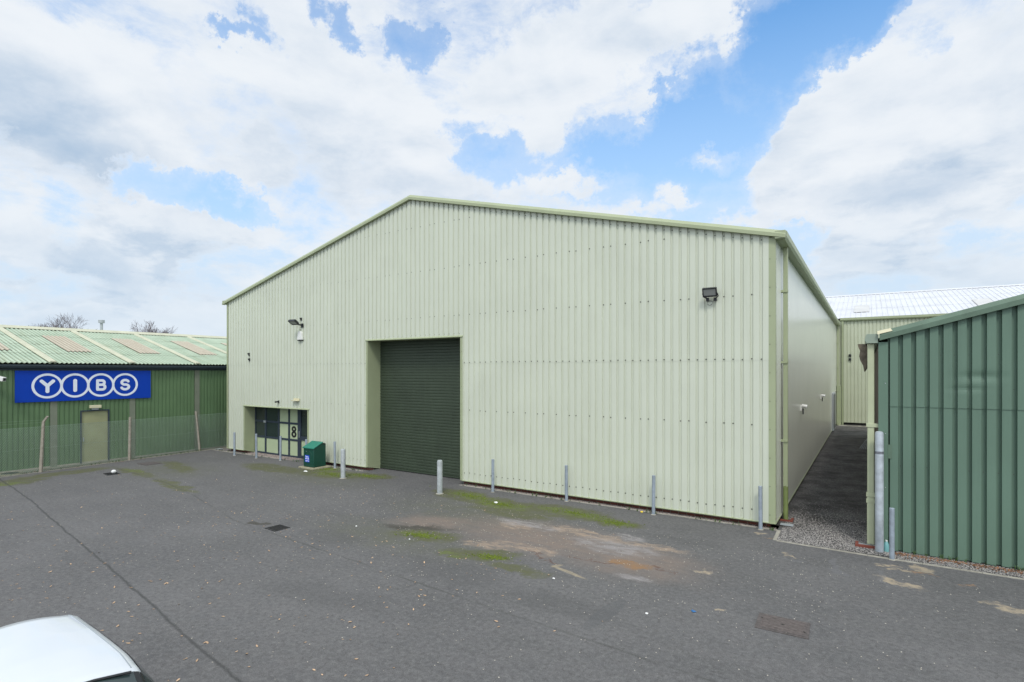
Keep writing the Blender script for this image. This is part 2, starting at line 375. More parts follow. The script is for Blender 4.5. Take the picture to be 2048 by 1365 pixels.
def asphalt_mat():
    M = bpy.data.materials.new('worn_asphalt'); M.use_nodes = True; t = NT(M.node_tree); b = t.n['Principled BSDF']
    Pp = t.new('ShaderNodeNewGeometry').outputs['Position']; P = t.xyz(Pp)
    wn = t.vm('SUBTRACT', t.noise(Pp, 1.6, 6, 0.65, col=True), (0.5, 0.5, 0.5))
    ws = t.new('ShaderNodeVectorMath', operation='SCALE'); t.put(ws.inputs[0], wn); ws.inputs['Scale'].default_value = 1.1
    Q = t.xyz(t.vm('ADD', Pp, ws.outputs[0]))
    fine = t.noise(Pp, 90, 3, 0.8); mid = t.noise(Pp, 2.2, 6, 0.65); big = t.noise(Pp, 0.30, 6, 0.62); agg = t.noise(Pp, 38, 2, 0.6)
    c = t.mix(t.mr(big, 0.36, 0.62), (0.080, 0.079, 0.082), (0.130, 0.127, 0.128))
    c = t.mix(t.mr(mid, 0.38, 0.75, 0.0, 0.55), c, (0.172, 0.163, 0.160))
    dk = t.mr(t.noise(Pp, 0.9, 7, 0.7, 0.6), 0.55, 0.72, 0.0, 0.35)
    c = t.mix(dk, c, (0.078, 0.077, 0.078))
    c = t.mix(t.mr(t.noise(t.vm('MULTIPLY', Pp, (0.35, 1.2, 1.0)), 1.0, 6, 0.7), 0.45, 0.68, 0.0, 0.45), c, (0.088, 0.087, 0.084))
    c = t.mix(t.mr(t.noise(Pp, 11, 6, 0.85), 0.47, 0.60, 0.0, 0.50), c, (0.215, 0.215, 0.205))
    c = t.mix(t.mr(t.noise(t.vm('ADD', Pp, (7, 3, 1)), 13, 6, 0.85), 0.49, 0.60, 0.0, 0.58), c, (0.050, 0.044, 0.044))
    def ell(x, y, rx, ry, rot=0.0, soft=1.0, src=Q):
        soft = soft * 0.60
        cr, sr = math.cos(R_(rot)), math.sin(R_(rot))
        dx = t.m('SUBTRACT', src[0], x); dy = t.m('SUBTRACT', src[1], y)
        a = t.m('DIVIDE', t.m('ADD', t.m('MULTIPLY', dx, cr), t.m('MULTIPLY', dy, sr)), rx)
        bb = t.m('DIVIDE', t.m('SUBTRACT', t.m('MULTIPLY', dy, cr), t.m('MULTIPLY', dx, sr)), ry)
        q = t.m('SUBTRACT', 1.0, t.m('SQRT', t.m('MULTIPLY_ADD', a, a, t.m('MULTIPLY', bb, bb))))
        return t.mr(q, 0.0, soft, smooth=True)
    def union(lst):
        acc = None
        for e in lst:
            m_ = ell(*e); acc = m_ if acc is None else t.m('MAXIMUM', acc, m_)
        return acc
    def paint(c, mask, col, amt, nz=None):
        if nz is not None: mask = t.m('MULTIPLY', mask, nz)
        return t.mix(t.m('MULTIPLY', mask, amt, clamp=True), c, col)
    fl = t.noise(Pp, 5.0, 7, 0.75); blot = t.mr(fl, 0.40, 0.58); strk = t.mr(t.noise(t.vm('ADD', t.vm('MULTIPLY', Pp, (1.0, 3.2, 1.0)), (3.0, 1.0, 0.0)), 1.9, 8, 0.75, 0.4), 0.40, 0.58)
    w2 = t.new('ShaderNodeVectorMath', operation='SCALE'); t.put(w2.inputs[0], wn); w2.inputs['Scale'].default_value = 0.12
    Q2 = t.xyz(t.vm('ADD', Pp, w2.outputs[0]))
    c = paint(c, union([(-9.5, 12.5, 4.2, 2.2, 0, 1.6), (-17.5, 13.3, 4.5, 1.8, 0, 1.6), (-9.5, 9.6, 4.0, 1.5, 0, 1.6), (-23.5, 11.0, 3.5, 2.2, 0, 1.6)]), (0.096, 0.100, 0.058), 0.75, t.mr(t.noise(Pp, 1.7, 7, 0.75), 0.36, 0.60, 0.25, 1.0))
    # older, browner traffic film where the skip stood
    c = paint(c, union([(-6.6, 11.4, 3.9, 1.7, 0, 1.5), (-4.2, 11.1, 2.2, 1.5, 0, 1.5), (-9.6, 11.0, 1.8, 1.0, 20, 1.5)]), (0.235, 0.175, 0.138), 0.95, t.mr(t.noise(t.vm('MULTIPLY', Pp, (1.0, 2.6, 1.0)), 2.0, 8, 0.8), 0.36, 0.58, 0.40, 1.0))
    c = paint(c, union([(-6.5, 10.5, 1.0, 0.35, 0, 0.8), (-7.3, 10.2, 0.7, 0.3, 0, 0.8), (-5.6, 12.2, 1.9, 0.28, -8, 0.8), (-4.0, 12.2, 0.9, 0.3, 0, 0.8), (-7.6, 11.9, 0.6, 0.3, 0, 0.8)]), (0.40, 0.295, 0.21), 0.90, strk)
    c = paint(c, union([(-4.9, 11.7, 1.4, 0.5, 0, 0.9), (-7.4, 12.2, 1.2, 0.35, 0, 0.9), (-3.8, 10.15, 0.45, 0.22, 0, 0.9), (-4.8, 12.5, 0.6, 0.25, 0, 0.9)]), (0.34, 0.315, 0.31), 0.85, strk)
    c = paint(c, union([(-4.1, 10.85, 0.62, 0.30, 0, 0.7)]), (0.30, 0.155, 0.055), 0.90, t.mr(fl, 0.34, 0.56, 0.3, 1.0))
    c = paint(c, union([(-4.98, 9.74, 0.55, 0.075, -18, 0.8, Q2), (-5.34, 9.92, 0.16, 0.08, 60, 0.8, Q2)]), (0.44, 0.36, 0.23), 0.80, t.mr(fl, 0.30, 0.55, 0.3, 1.0))
    c = paint(c, union([(-3.45, 10.95, 0.5, 0.07, -5, 0.7), (-5.9, 10.2, 0.8, 0.05, -15, 0.7), (-4.9, 10.6, 0.8, 0.05, 8, 0.7)]), (0.10, 0.035, 0.020), 0.8, t.mr(fl, 0.42, 0.52))
    # dark damp patches
    c = paint(c, union([(-9.6, 10.4, 1.3, 0.34, 25, 1.1), (-13.38, 8.40, 0.36, 0.18, 0, 0.8)]), (0.036, 0.030, 0.018), 0.9, t.mr(fl, 0.3, 0.5, 0.5, 1.0))
    c = paint(c, union([(-4.4, 8.3, 1.6, 0.5, 0, 0.9), (-7.0, 8.5, 1.6, 0.6, 0, 0.9), (-10.9, 8.7, 1.3, 0.5, 0, 0.9), (-8.0, 6.4, 1.8, 0.6, 10, 0.9), (-3.6, 13.0, 1.4, 0.35, 0, 0.9)]), (0.055, 0.055, 0.056), 0.42, t.mr(fl, 0.3, 0.6, 0.3, 1.0))
    # pale sand spills near the green building and small specks
    c = paint(c, union([(0.90, 13.78, 0.24, 0.20, -15, 0.6), (0.6, 13.45, 0.30, 0.06, -8, 0.6), (0.35, 13.62, 0.26, 0.05, -8, 0.6), (0.5, 12.7, 0.5, 0.12, -30, 0.8), (2.0, 12.35, 0.35, 0.22, -30, 0.7),
                        (-2.70, 11.28, 0.16, 0.07, 0, 0.6), (-2.02, 9.62, 0.11, 0.06, 0, 0.5), (-1.42, 13.25, 0.14, 0.06, 0, 0.6), (-2.25, 14.66, 0.14, 0.10, 0, 0.6)]), (0.46, 0.37, 0.25), 0.90, t.mr(fl, 0.36, 0.56, 0.1, 1.0))
    c = paint(c, union([(1.52, 13.15, 0.16, 0.10, 0, 0.6), (0.95, 13.50, 0.22, 0.06, 0, 0.6), (-1.95, 14.3, 0.12, 0.10, 0, 0.6)]), (0.38, 0.21, 0.09), 0.7, t.mr(fl, 0.38, 0.6, 0.1, 1.0))
    c = paint(c, union([(-0.55, 13.0, 0.10, 0.6, 12, 0.5), (0.25, 12.9, 0.08, 0.6, 12, 0.5), (-1.4, 13.0, 0.30, 0.05, 0, 0.5)]), (0.16, 0.16, 0.17), 0.5)
    # moss: halo, then bright cushions
    MO = [(-10.9, 13.9, 1.5, 0.75, -8, 0.7), (-9.2, 13.6, 1.8, 0.75, -4, 0.7), (-7.3, 13.85, 2.1, 0.75, 0, 0.7), (-8.4, 12.9, 1.6, 0.5, 0, 0.8), (-5.7, 13.6, 1.1, 0.5, -4, 0.7), (-9.0, 10.0, 1.1, 0.55, 15, 0.7),
          (-7.1, 9.6, 1.1, 0.42, 20, 0.8), (-5.9, 9.3, 0.9, 0.35, 0, 0.8), (-17.6, 14.0, 2.3, 0.85, 5, 0.7), (-15.8, 14.5, 1.4, 0.7, 8, 0.7), (-20.5, 13.5, 2.4, 0.8, 0, 0.8),
          (-24.2, 10.0, 2.2, 0.35, -4, 0.8), (-24.2, 11.6, 2.4, 0.5, -10, 0.8), (-25.7, 6.9, 1.0, 0.9, 0, 0.8), (-20.3, 9.6, 2.4, 0.35, -8, 0.8), (-26.3, 8.3, 0.7, 2.2, 0, 0.8)]
    c = paint(c, union(MO), (0.088, 0.094, 0.022), 0.92, t.mr(t.noise(Pp, 3.0, 8, 0.75), 0.34, 0.52, 0.22, 1.0))
    BR = [(-10.6, 13.95, 1.1, 0.42, -8, 0.6), (-9.2, 13.55, 1.2, 0.42, 0, 0.6), (-6.9, 13.85, 1.5, 0.38, -4, 0.6), (-5.55, 13.55, 0.55, 0.33, 0, 0.6), (-9.1, 9.95, 0.7, 0.26, 15, 0.6), (-6.75, 9.62, 0.45, 0.16, 10, 0.6), (-7.6, 9.3, 0.5, 0.14, 10, 0.6),
          (-17.3, 13.95, 1.2, 0.40, 0, 0.6), (-16.0, 14.45, 1.0, 0.35, 8, 0.6), (-18.5, 14.6, 0.8, 0.5, 0, 0.6), (-24.6, 10.1, 0.9, 0.2, -4, 0.7), (-25.5, 6.6, 0.5, 0.4, 0, 0.7)]
    c = paint(c, union(BR), (0.110, 0.145, 0.012), 1.0, t.mr(t.noise(Pp, 3.6, 8, 0.8), 0.40, 0.55))
    c = paint(c, t.mr(t.noise(Pp, 17, 5, 0.8), 0.50, 0.62), (0.060, 0.058, 0.040), 0.55, union(MO))
    # laying joints in the surface, a slightly bluer lane beyond the first
    def seam(pts, width, src):
        acc = None
        for (x0, y0), (x1, y1) in zip(pts[:-1], pts[1:]):
            L2 = (x1 - x0) ** 2 + (y1 - y0) ** 2
            dx = t.m('SUBTRACT', src[0], x0); dy = t.m('SUBTRACT', src[1], y0)
            h = t.m('DIVIDE', t.m('ADD', t.m('MULTIPLY', dx, x1 - x0), t.m('MULTIPLY', dy, y1 - y0)), L2, clamp=True)
            ex = t.m('SUBTRACT', dx, t.m('MULTIPLY', h, x1 - x0)); ey = t.m('SUBTRACT', dy, t.m('MULTIPLY', h, y1 - y0))
            d = t.m('SQRT', t.m('MULTIPLY_ADD', ex, ex, t.m('MULTIPLY', ey, ey)))
            acc = d if acc is None else t.m('MINIMUM', acc, d)
        return t.mr(acc, width, 0.0, smooth=True)
    sa = seam([(-27, 6.67), (-21.8, 6.09), (-16.8, 5.39), (-13.6, 4.97), (-10.4, 4.52), (-8.8, 4.26), (-6.76, 3.99), (-2, 3.4)], 0.045, Q2)
    sb = seam([(-26.6, 10.06), (-21.1, 9.69), (-18.05, 9.16), (-14.3, 8.24), (-4.9, 7.53), (-1.8, 7.33), (3, 7.0)], 0.05, Q2)
    c = paint(c, sa, (0.022, 0.023, 0.022), 0.80, t.mr(fl, 0.2, 0.5, 0.5, 1.0))
    c = paint(c, sb, (0.030, 0.032, 0.025), 0.55, t.mr(t.noise(Pp, 0.8, 4), 0.38, 0.6, 0.1, 1.0))
    pa = ell(-3.62, 8.4, 0.17, 0.75, -4, 0.25, Q2); c = paint(c, pa, (0.075, 0.078, 0.082), 0.55, t.mr(fl, 0.3, 0.55, 0.3, 1.0))
    # aggregate grain
    c = t.mix(t.mr(fine, 0.35, 0.70), t.mix(0.40, c, (0.0, 0.0, 0.0)), t.mix(0.14, c, (0.5, 0.49, 0.47)))
    chip = t.mr(t.noise(Pp, 55, 1, 0.5), 0.70, 0.76, 0.0, 0.4); c = t.mix(chip, c, (0.30, 0.29, 0.27))
    t.put(b.inputs['Base Color'], c)
    t.put(b.inputs['Roughness'], t.mr(mid, 0.3, 0.7, 0.72, 0.9)); b.inputs['Specular IOR Level'].default_value = 0.35
    hgt = t.m('ADD', t.m('MULTIPLY', fine, 0.6), t.m('MULTIPLY', mid, 1.5))
    t.put(b.inputs['Normal'], t.bump(hgt, 0.35, 0.012))
    return M
ASPH = asphalt_mat()
def gravel_mat(name, c1, c2, tint):
    M = bpy.data.materials.new(name); M.use_nodes = True; t = NT(M.node_tree); b = t.n['Principled BSDF']
    Pp = t.new('ShaderNodeNewGeometry').outputs['Position']
    v = t.new('ShaderNodeTexVoronoi'); t.put(v.inputs['Vector'], Pp); v.inputs['Scale'].default_value = 46; v.inputs['Randomness'].default_value = 1.0
    g_ = t.xyz(v.outputs['Color'])[0]
    c = t.mix(g_, c1, c2)
    c = t.mix(t.mr(v.outputs['Distance'], 0.25, 0.7, 0.0, 0.75), c, (0.02, 0.018, 0.016))
    c = t.mix(t.mr(t.noise(Pp, 1.1, 6, 0.7), 0.42, 0.62, 0.0, 0.85), c, tint)
    t.put(b.inputs['Base Color'], c); b.inputs['Roughness'].default_value = 0.85
    t.put(b.inputs['Normal'], t.bump(t.m('ADD', t.m('MULTIPLY', v.outputs['Distance'], -1.0), t.noise(Pp, 5, 3)), 0.8, 0.02))
    return M
GRAV = gravel_mat('grey_gravel', (0.06, 0.057, 0.055), (0.32, 0.31, 0.30), (0.036, 0.033, 0.030))
GRAVL = gravel_mat('pale_gravel', (0.12, 0.10, 0.095), (0.46, 0.43, 0.40), (0.20, 0.18, 0.165))
MOSSC = mat('mossy_verge_concrete', (0.17, 0.17, 0.13), 0.9, var=0.3, vscale=2.5, bumpn=0.4, bscale=20, speck=0.6, streak_col=(0.06, 0.07, 0.03))
STONE = mat('stone_chip', (0.30, 0.28, 0.26), 0.9, var=0.5, vscale=25)
LEAFM = mat('dry_leaf', (0.46, 0.31, 0.19), 0.75, var=0.55, vscale=3.3)
LEAFB = mat('rust_leaf', (0.22, 0.105, 0.05), 0.75, var=0.5, vscale=5.0)

# ================================================================== GROUND
mb = MB(); mb.face([(-450, -450, 0), (450, -450, 0), (450, 450, 0), (-450, 450, 0)])
tag(mb.build('ground', ASPH), kind='structure')
YF, XL, XR = 15.18, -26.86, -1.95           # main front wall plane and its two ends
Z1 = 0.004
mb = MB()
mb.face([(-1.86, 14.24, Z1), (0.50, 14.22, Z1), (0.50, 14.95, Z1), (-1.86, 14.95, Z1)])
mb.face([(-1.86, 14.95, Z1), (0.50, 14.95, Z1), (0.50, 48.0, Z1), (-1.86, 48.0, Z1)])
mb.face([(-3.0, 15.25, Z1), (-1.86, 15.25, Z1), (-1.86, 48.0, Z1), (-3.0, 48.0, Z1)])
mb.face([(0.50, 14.22, Z1), (9.5, 14.2, Z1), (9.5, 14.95, Z1), (0.50, 14.95, Z1)])
tag(mb.build('gravel_path', GRAV), kind='structure')
mb = MB()
mb.face([(-12.0, 15.08, Z1), (-1.90, 15.12, Z1), (-1.90, 15.24, Z1), (-1.90, 15.60, Z1), (-12.0, 15.60, Z1)])
mb.face([(-20.4, 15.06, Z1), (-16.75, 15.06, Z1), (-16.75, 15.6, Z1), (-20.4, 15.6, Z1)])
mb.face([(-28.0, 15.0, Z1), (-25.40, 15.02, Z1), (-25.40, 15.75, Z1), (-28.0, 15.75, Z1)])
mb.face([(-25.40, 15.02, Z1), (-22.2, 15.12, Z1), (-20.5, 15.68, Z1), (-25.40, 15.68, Z1)])
tag(mb.build('gravel_margin', GRAVL), kind='structure')
mb = MB()
mb.face([(-28.6, -6, Z1), (-26.78, -6, Z1), (-27.28, 6.0, Z1), (-27.90, 14.5, Z1), (-27.98, 20, Z1), (-28.6, 20, Z1)])
tag(mb.build('concrete_verge', MOSSC), kind='structure')
def edging(pts, wd=0.05, h=0.018):
    m = MB()
    for (x0, y0), (x1, y1) in zip(pts[:-1], pts[1:]):
        d = Vector((x1 - x0, y1 - y0, 0)); L = d.length; d.normalize(); nrm = Vector((-d.y, d.x, 0)) * wd / 2
        k = max(1, int(L / 0.9))
        for i in range(k):
            a = Vector((x0, y0, 0)) + d * (L * i / k + 0.004); b_ = Vector((x0, y0, 0)) + d * (L * (i + 1) / k - 0.004)
            j = Vector((0, random.uniform(-.004, .004), random.uniform(-.004, .002)))
            m.prism([a - nrm + j, b_ - nrm + j, b_ + nrm + j, a + nrm + j], (0, 0, h))
    return m
m = edging([(-11.98, 15.06), (-1.90, 15.10)]); m2 = edging([(-1.86, 15.12), (-1.84, 14.20)], 0.08); m3 = edging([(-1.80, 14.19), (0.0, 14.12), (9.5, 14.18)], 0.06)
for q in (m2, m3):
    i = len(m.v); m.v += q.v; m.f += [[a + i for a in f] for f in q.f]; m.mi += q.mi
tag(m.build('kerb_edging', EDGE), kind='structure')
m = edging([(-26.74, -6), (-27.24, 6.0), (-27.86, 14.48), (-27.94, 18)], 0.06)
tag(m.build('verge_edging', EDGE), kind='structure')
m = edging([(-20.4, 15.03), (-16.8, 15.03)]); q = edging([(-27.7, 14.96), (-22.3, 15.06)])
i = len(m.v); m.v += q.v; m.f += [[a + i for a in f] for f in q.f]; m.mi += q.mi
tag(m.build('margin_edging', EDGE), kind='structure')

# ================================================================== profiled sheet walls
def breaks(a, b, pitch, seg, phase=0.0):
    """seg: list of (fraction end, depth start, depth end) over one pitch -> list of (u0,u1,d0,d1)"""
    out = []; u = a + phase - pitch
    while u < b:
        p = 0.0
        for fr, d0, d1 in seg:
            u0, u1 = u + p * pitch, u + fr * pitch
            s0, s1 = max(u0, a), min(u1, b)
            if s1 - s0 > 1e-5:
                f = lambda x: d0 + (d1 - d0) * (x - u0) / (u1 - u0)
                out.append((s0, s1, f(s0), f(s1)))
            p = fr
        u += pitch
    return out
def split(segs, xs):
    out = []
    for s in segs:
        cuts = sorted([x for x in xs if s[0] + 1e-4 < x < s[1] - 1e-4]); u0, d0 = s[0], s[2]
        for x in cuts + [s[1]]:
            d1 = s[2] + (s[3] - s[2]) * (x - s[0]) / (s[1] - s[0]); out.append((u0, x, d0, d1)); u0, d0 = x, d1
    return out
def clad(m, segs, P, ztop, zbot, openings=(), laps=(), lapd=0.004):
    """P(u, depth, z) -> point; depth positive = into the wall. Upper sheets lie over lower ones at each lap height."""
    for u0, u1, d0, d1 in segs:
        mid = (u0 + u1) / 2; lo = [(zbot, None)]
        spans = [[zbot, None]]
        op = [o for o in openings if o[0] < mid < o[1]]
        ivs = []
        cur = zbot
        for o in sorted(op, key=lambda q: q[2]):
            if o[2] > cur: ivs.append((cur, o[2]))
            cur = max(cur, o[3])
        ivs.append((cur, None))
        for a, b in ivs:
            top0, top1 = (ztop(u0), ztop(u1)) if b is None else (b, b)
            zs = [a] + [l for l in laps if a < l < min(top0, top1) - 0.05]
            for k, za in enumerate(zs):
                n = sum(1 for l in laps if l <= za + 1e-6); off = -lapd * n
                last = k == len(zs) - 1
                zb0, zb1 = (top0, top1) if last else (zs[k + 1], zs[k + 1])
                m.face([P(u0, d0 + off, za), P(u1, d1 + off, za), P(u1, d1 + off, zb1), P(u0, d0 + off, zb0)])
                if za in laps: m.face([P(u0, d0 + off, za), P(u1, d1 + off, za), P(u1, d1 + off + lapd, za), P(u0, d0 + off + lapd, za)])
def screw(m, c, ax, r=0.011, h=0.008, mi=1):
    c = Vector(c); ax = Vector(ax).normalized(); s_ = ax.cross(Vector((0, 0, 1))).normalized(); u_ = Vector((0, 0, 1))
    ring = [c + s_ * r * math.cos(t) + u_ * r * math.sin(t) for t in [i * math.pi / 3 for i in range(6)]]
    m.prism(ring, ax * h, mi)

# ================================================================== MAIN WAREHOUSE
PITCH = 0.2285
RX, RZ, EZ = -14.39, 10.47, 7.42
SL = (RZ - EZ) / (XR - RX)
ztop = lambda x: RZ - SL * abs(x - RX)
wh = thing('warehouse', ((XL + XR) / 2, YF, 0), 'large pale green ribbed metal warehouse with shallow gable and dark roller shutter', 'warehouse')
SEG = [(0.64, 0, 0), (0.71, 0, 0.040), (0.93, 0.040, 0.040), (1.0, 0.040, 0)]
D_ = (-16.74, -12.02, 0, 5.20)          # shutter opening
W_ = (-25.30, -20.50, 0, 2.30)          # entrance opening
OPEN = [(D_[0], D_[1], -1, D_[3]), (W_[0], W_[1], -1, W_[3])]
segs = split(breaks(XL + 0.10, XR - 0.14, PITCH, SEG, 0.07), [RX, D_[0], D_[1], W_[0], W_[1]])
m = MB()
Pf = lambda u, d, z: (u, YF + d, z)
clad(m, segs, Pf, lambda x: ztop(x) - 0.02, 0.15, OPEN, (4.26,))
# fixings along the purlin lines
k = 0; u = XL + 0.10 + 0.07 - PITCH
rng = random.Random(3)
def inopen(x, z): return any(o[0] - 0.03 < x < o[1] + 0.03 and z < o[3] + 0.03 for o in OPEN)
while u < XR - 0.2:
    x = u + 0.83 * PITCH; k += 1
    if x > XL + 0.12:
        for zz, every in ((0.42, 1), (2.62, 2), (4.30, 1), (5.97, 2), (7.70, 2), (9.36, 2)):
            if zz > ztop(x) - 0.35 or inopen(x, zz): continue
            if every == 2 and (k % 5 in (1, 3)): continue
            screw(m, (x, YF + (0.040 if zz < 4.26 else 0.036), zz + rng.uniform(-.012, .012)), (0, -1, 0), 0.019)
        screw(m, (x, YF + 0.036, ztop(x) - 0.16 + rng.uniform(-.01, .01)), (0, -1, 0), 0.017)
        for o in OPEN:
            if o[0] < x < o[1]: screw(m, (x, YF + (0.036 if o[3] > 4 else 0.040), o[3] + 0.12), (0, -1, 0), 0.011)
    u += PITCH
m.build('front_wall', [CLAD, SCREW], wh)
# side wall along the passage: shallow micro-rib composite sheets
m = MB(); Ps = lambda u, d, z: (XR - d, u, z)
clad(m, breaks(YF + 0.10, 47.3, PITCH, [(0.72, 0, 0), (0.80, 0, 0.008), (0.92, 0.008, 0.008), (1.0, 0.008, 0)]), Ps, lambda y: 7.36, 0.15, (), (4.26,), 0.003)
m.build('side_wall', [CLADS, SCREW], wh)
m = MB()
m.box(XL - 0.0, XL + 0.08, YF + 0.10, 47.3, 0.15, 7.36); m.build('left_side_wall', CLADS, wh)
m = MB(); m.face([(XL + .1, 47.2, 0), (XR - .1, 47.2, 0), (XR - .1, 47.2, EZ - .1), (RX, 47.2, RZ - .1), (XL + .1, 47.2, EZ - .1)]); m.build('back_wall', CLADS, wh)
# plinth
for a, b in ((XL + .1, W_[0] - 0.0), (W_[1] + .0, D_[0] - 0.0), (D_[1] + .0, XR - .12)):
    m = MB(); m.box(a + 0.02, b - 0.02, YF + 0.16, YF + 0.36, -0.1, 0.26); m.build('plinth', BRICK, wh)
m = MB(); m.box(XR - 0.36, XR - 0.15, YF + 0.37, 47.2, -0.1, 0.26); m.build('plinth', BRICK, wh)
# drip flashing under the sheets
for a, b in ((XL, W_[0] - 0.06), (W_[1] + .06, D_[0] - 0.06), (D_[1] + .06, XR)):
    m = MB(); m.prism([(a, YF - 0.018, 0.135), (a, YF + 0.16, 0.150), (a, YF + 0.16, 0.165), (a, YF + 0.04, 0.160), (a, YF - 0.018, 0.152)], (b - a, 0, 0)); m.build('drip_flashing', TRIM, wh)
m = MB(); m.box(XR - 0.2, XR + 0.016, YF + 0.0, 47.3, 0.132, 0.149)
m.build('drip_flashing', TRIM, wh)
# roof
m = MB()
for sx in (-1, 1):
    ex = XR + 0.10 if sx > 0 else XL - 0.10
    for u0, u1, d0, d1 in breaks(YF + 0.02, 47.4, 0.333, [(0.75, 0, 0), (0.82, 0, -0.03), (0.93, -0.03, -0.03), (1, -0.03, 0)]):
        m.face([(RX, u0, RZ + 0.05 - d0), (ex, u0, RZ + 0.05 - SL * abs(ex - RX) - d0), (ex, u1, RZ + 0.05 - SL * abs(ex - RX) - d1), (RX, u1, RZ + 0.05 - d1)])
m.build('roof', mat('warehouse_roof', (0.42, 0.46, 0.36), 0.5), wh)
m = MB(); m.prism([(RX - 0.2, YF + 0.05, RZ + 0.07), (RX, YF + 0.05, RZ + 0.13), (RX + 0.2, YF + 0.05, RZ + 0.07)], (0, 32, 0)); m.build('ridge_cap', TRIM, wh)
# verge flashing: vertical face, bevel that faces the sky, top return
for sx in (-1, 1):
    xe = XR + 0.24 if sx > 0 else XL - 0.24
    prof = [(YF + 0.03, -0.055), (YF - 0.115, -0.055), (YF - 0.115, 0.035), (YF - 0.055, 0.125), (YF + 0.20, 0.135), (YF + 0.20, 0.105), (YF - 0.04, 0.095), (YF - 0.09, 0.025), (YF - 0.09, -0.035), (YF + 0.03, -0.035)]
    zb = lambda x: ztop(x) + 0.0
    m = MB(); n = 4
    xs = [RX + (xe - RX) * i / n for i in range(n + 1)]
    for i in range(n):
        g_ = 0.004 if i else 0.0
        a, b = xs[i] + (g_ if sx > 0 else -g_), xs[i + 1]
        m.prism([(a, y, zb(a) + z_) for y, z_ in prof], (b - a, 0, zb(b) - zb(a)))
        if 0 < i:     # jointing strap
            m.prism([(a - 0.05, y - 0.003 if y < YF else y, zb(a - 0.05 * 1) + z_ + (0.003 if z_ > 0.1 else 0)) for y, z_ in prof[1:5]] , (0.10, 0, zb(a + 0.05) - zb(a - 0.05)))
    v = m.build('verge_flashing', TRIM, wh)
# closure behind the flashing
# box gutter on the passage side and the other side
for xs0, sgn, nm in ((XR, 1, 'gutter'), (XL, -1, 'gutter')):
    m = MB()
    pr = [(0.0, 7.30), (0.20, 7.30), (0.245, 7.37), (0.245, 7.52), (0.225, 7.52), (0.225, 7.38), (0.19, 7.32), (0.0, 7.32)]
    m.prism([(xs0 + sgn * x, YF + 0.10, z_) for x, z_ in pr], (0, 32.1, 0))
    m.prism([(xs0 + sgn * x, YF - 0.10, z_) for x, z_ in [(0.0, 7.31), (0.19, 7.31), (0.236, 7.375), (0.236, 7.50), (0.0, 7.50)]], (0, 0.20, 0))
    m.build(nm, TRIM, wh)
# corner flashings
for xs0, sgn in ((XR, 1), (XL, -1)):
    m = MB(); wd = 0.155 if sgn > 0 else 0.10; e = -0.006
    m.prism([(xs0 - sgn * wd, YF + e, 0.15), (xs0 + sgn * 0.006, YF + e, 0.15), (xs0 + sgn * 0.006, YF + 0.12, 0.15), (xs0 - sgn * 0.01, YF + 0.12, 0.15), (xs0 - sgn * 0.01, YF + 0.02, 0.15), (xs0 - sgn * wd, YF + 0.02, 0.15)], (0, 0, 7.22))
    for zz in [0.35 + 0.72 * i for i in range(10)]:
        screw(m, (xs0 - sgn * (wd - 0.03), YF + e, zz), (0, -1, 0), 0.012)
        if sgn > 0: screw(m, (xs0 + 0.006, YF + 0.08, zz), (1, 0, 0), 0.010)
    for zz in (2.70, 5.0, 6.75): m.box(xs0 - sgn * wd - .001, xs0 + sgn * 0.008, YF + e - 0.002, YF + e, zz, zz + 0.012, 0)
    m.build('corner_flashing', [TRIM, SCREW], wh)
# roller shutter and its opening
yd = 15.86
m = MB(); z_ = 0.10; ph = 0.112
while z_ < D_[3] - 0.02:
    h = min(ph, D_[3] - z_)
    pr = [(0.010, 0), (-0.004, 0.008), (-0.008, 0.03), (-0.008, 0.085), (-0.003, 0.104), (0.010, 0.112)]
    pts = [(D_[0], yd + a, z_ + b * h / ph) for a, b in pr]
    for p, q in zip(pts[:-1], pts[1:]): m.face([p, (D_[1], p[1], p[2]), (D_[1], q[1], q[2]), q])
    z_ += ph
sh = m.build('roller_shutter', SHUT, wh)
m = MB(); m.box(D_[0], D_[1], yd - 0.02, yd + 0.03, 0.035, 0.10); m.build('bottom_rail', SHUT, sh)
m = MB(); m.box(D_[0], D_[1], yd - 0.012, yd + 0.02, 0.0, 0.035); m.build('rubber_seal', RUBBER, sh)
def reveal(o, yin, wd, zt, name):
    t_ = 0.012
    for xx, s in ((o[0], 1), (o[1], -1)):
        # lining of the recess, stepping outside over the sheets; only the lining reaches the ground
        m = MB()
        m.prism([(xx - s * wd, YF - 0.012, 0), (xx + s * t_, YF - 0.012, 0), (xx + s * t_, yin, 0), (xx, yin, 0), (xx, YF + 0.001, 0), (xx - s * wd, YF + 0.001, 0)], (0, 0, zt), 0)
        for i, v in enumerate(m.v):
            if v[2] == 0 and v[1] < YF + 0.01: m.v[i] = (v[0], v[1], 0.15)
        for zz in [0.35 + 0.62 * i for i in range(int((zt - 0.4) / 0.62) + 1)]: screw(m, (xx - s * (wd - 0.025), YF - 0.012, zz), (0, -1, 0), 0.010)
        m.build(name, [TRIM, SCREW], wh)
reveal(D_, yd, 0.085, D_[3], 'shutter_reveal')
m = MB(); m.prism([(D_[0] - 0.10, YF - 0.035, D_[3] - 0.01), (D_[0] - 0.10, YF - 0.035, D_[3] + 0.012), (D_[0] - 0.10, YF + 0.005, D_[3] + 0.055), (D_[0] - 0.10, YF + 0.02, D_[3] + 0.055), (D_[0] - 0.10, YF + 0.02, D_[3] - 0.01)], (D_[1] - D_[0] + 0.20, 0, 0))
m.box(D_[0], D_[1], YF + 0.02, yd + 0.05, D_[3] - 0.006, D_[3] + 0.01)
m.build('lintel_flashing', TRIM, wh)
yw = 15.70
reveal(W_, yw, 0.085, W_[3], 'entrance_reveal')
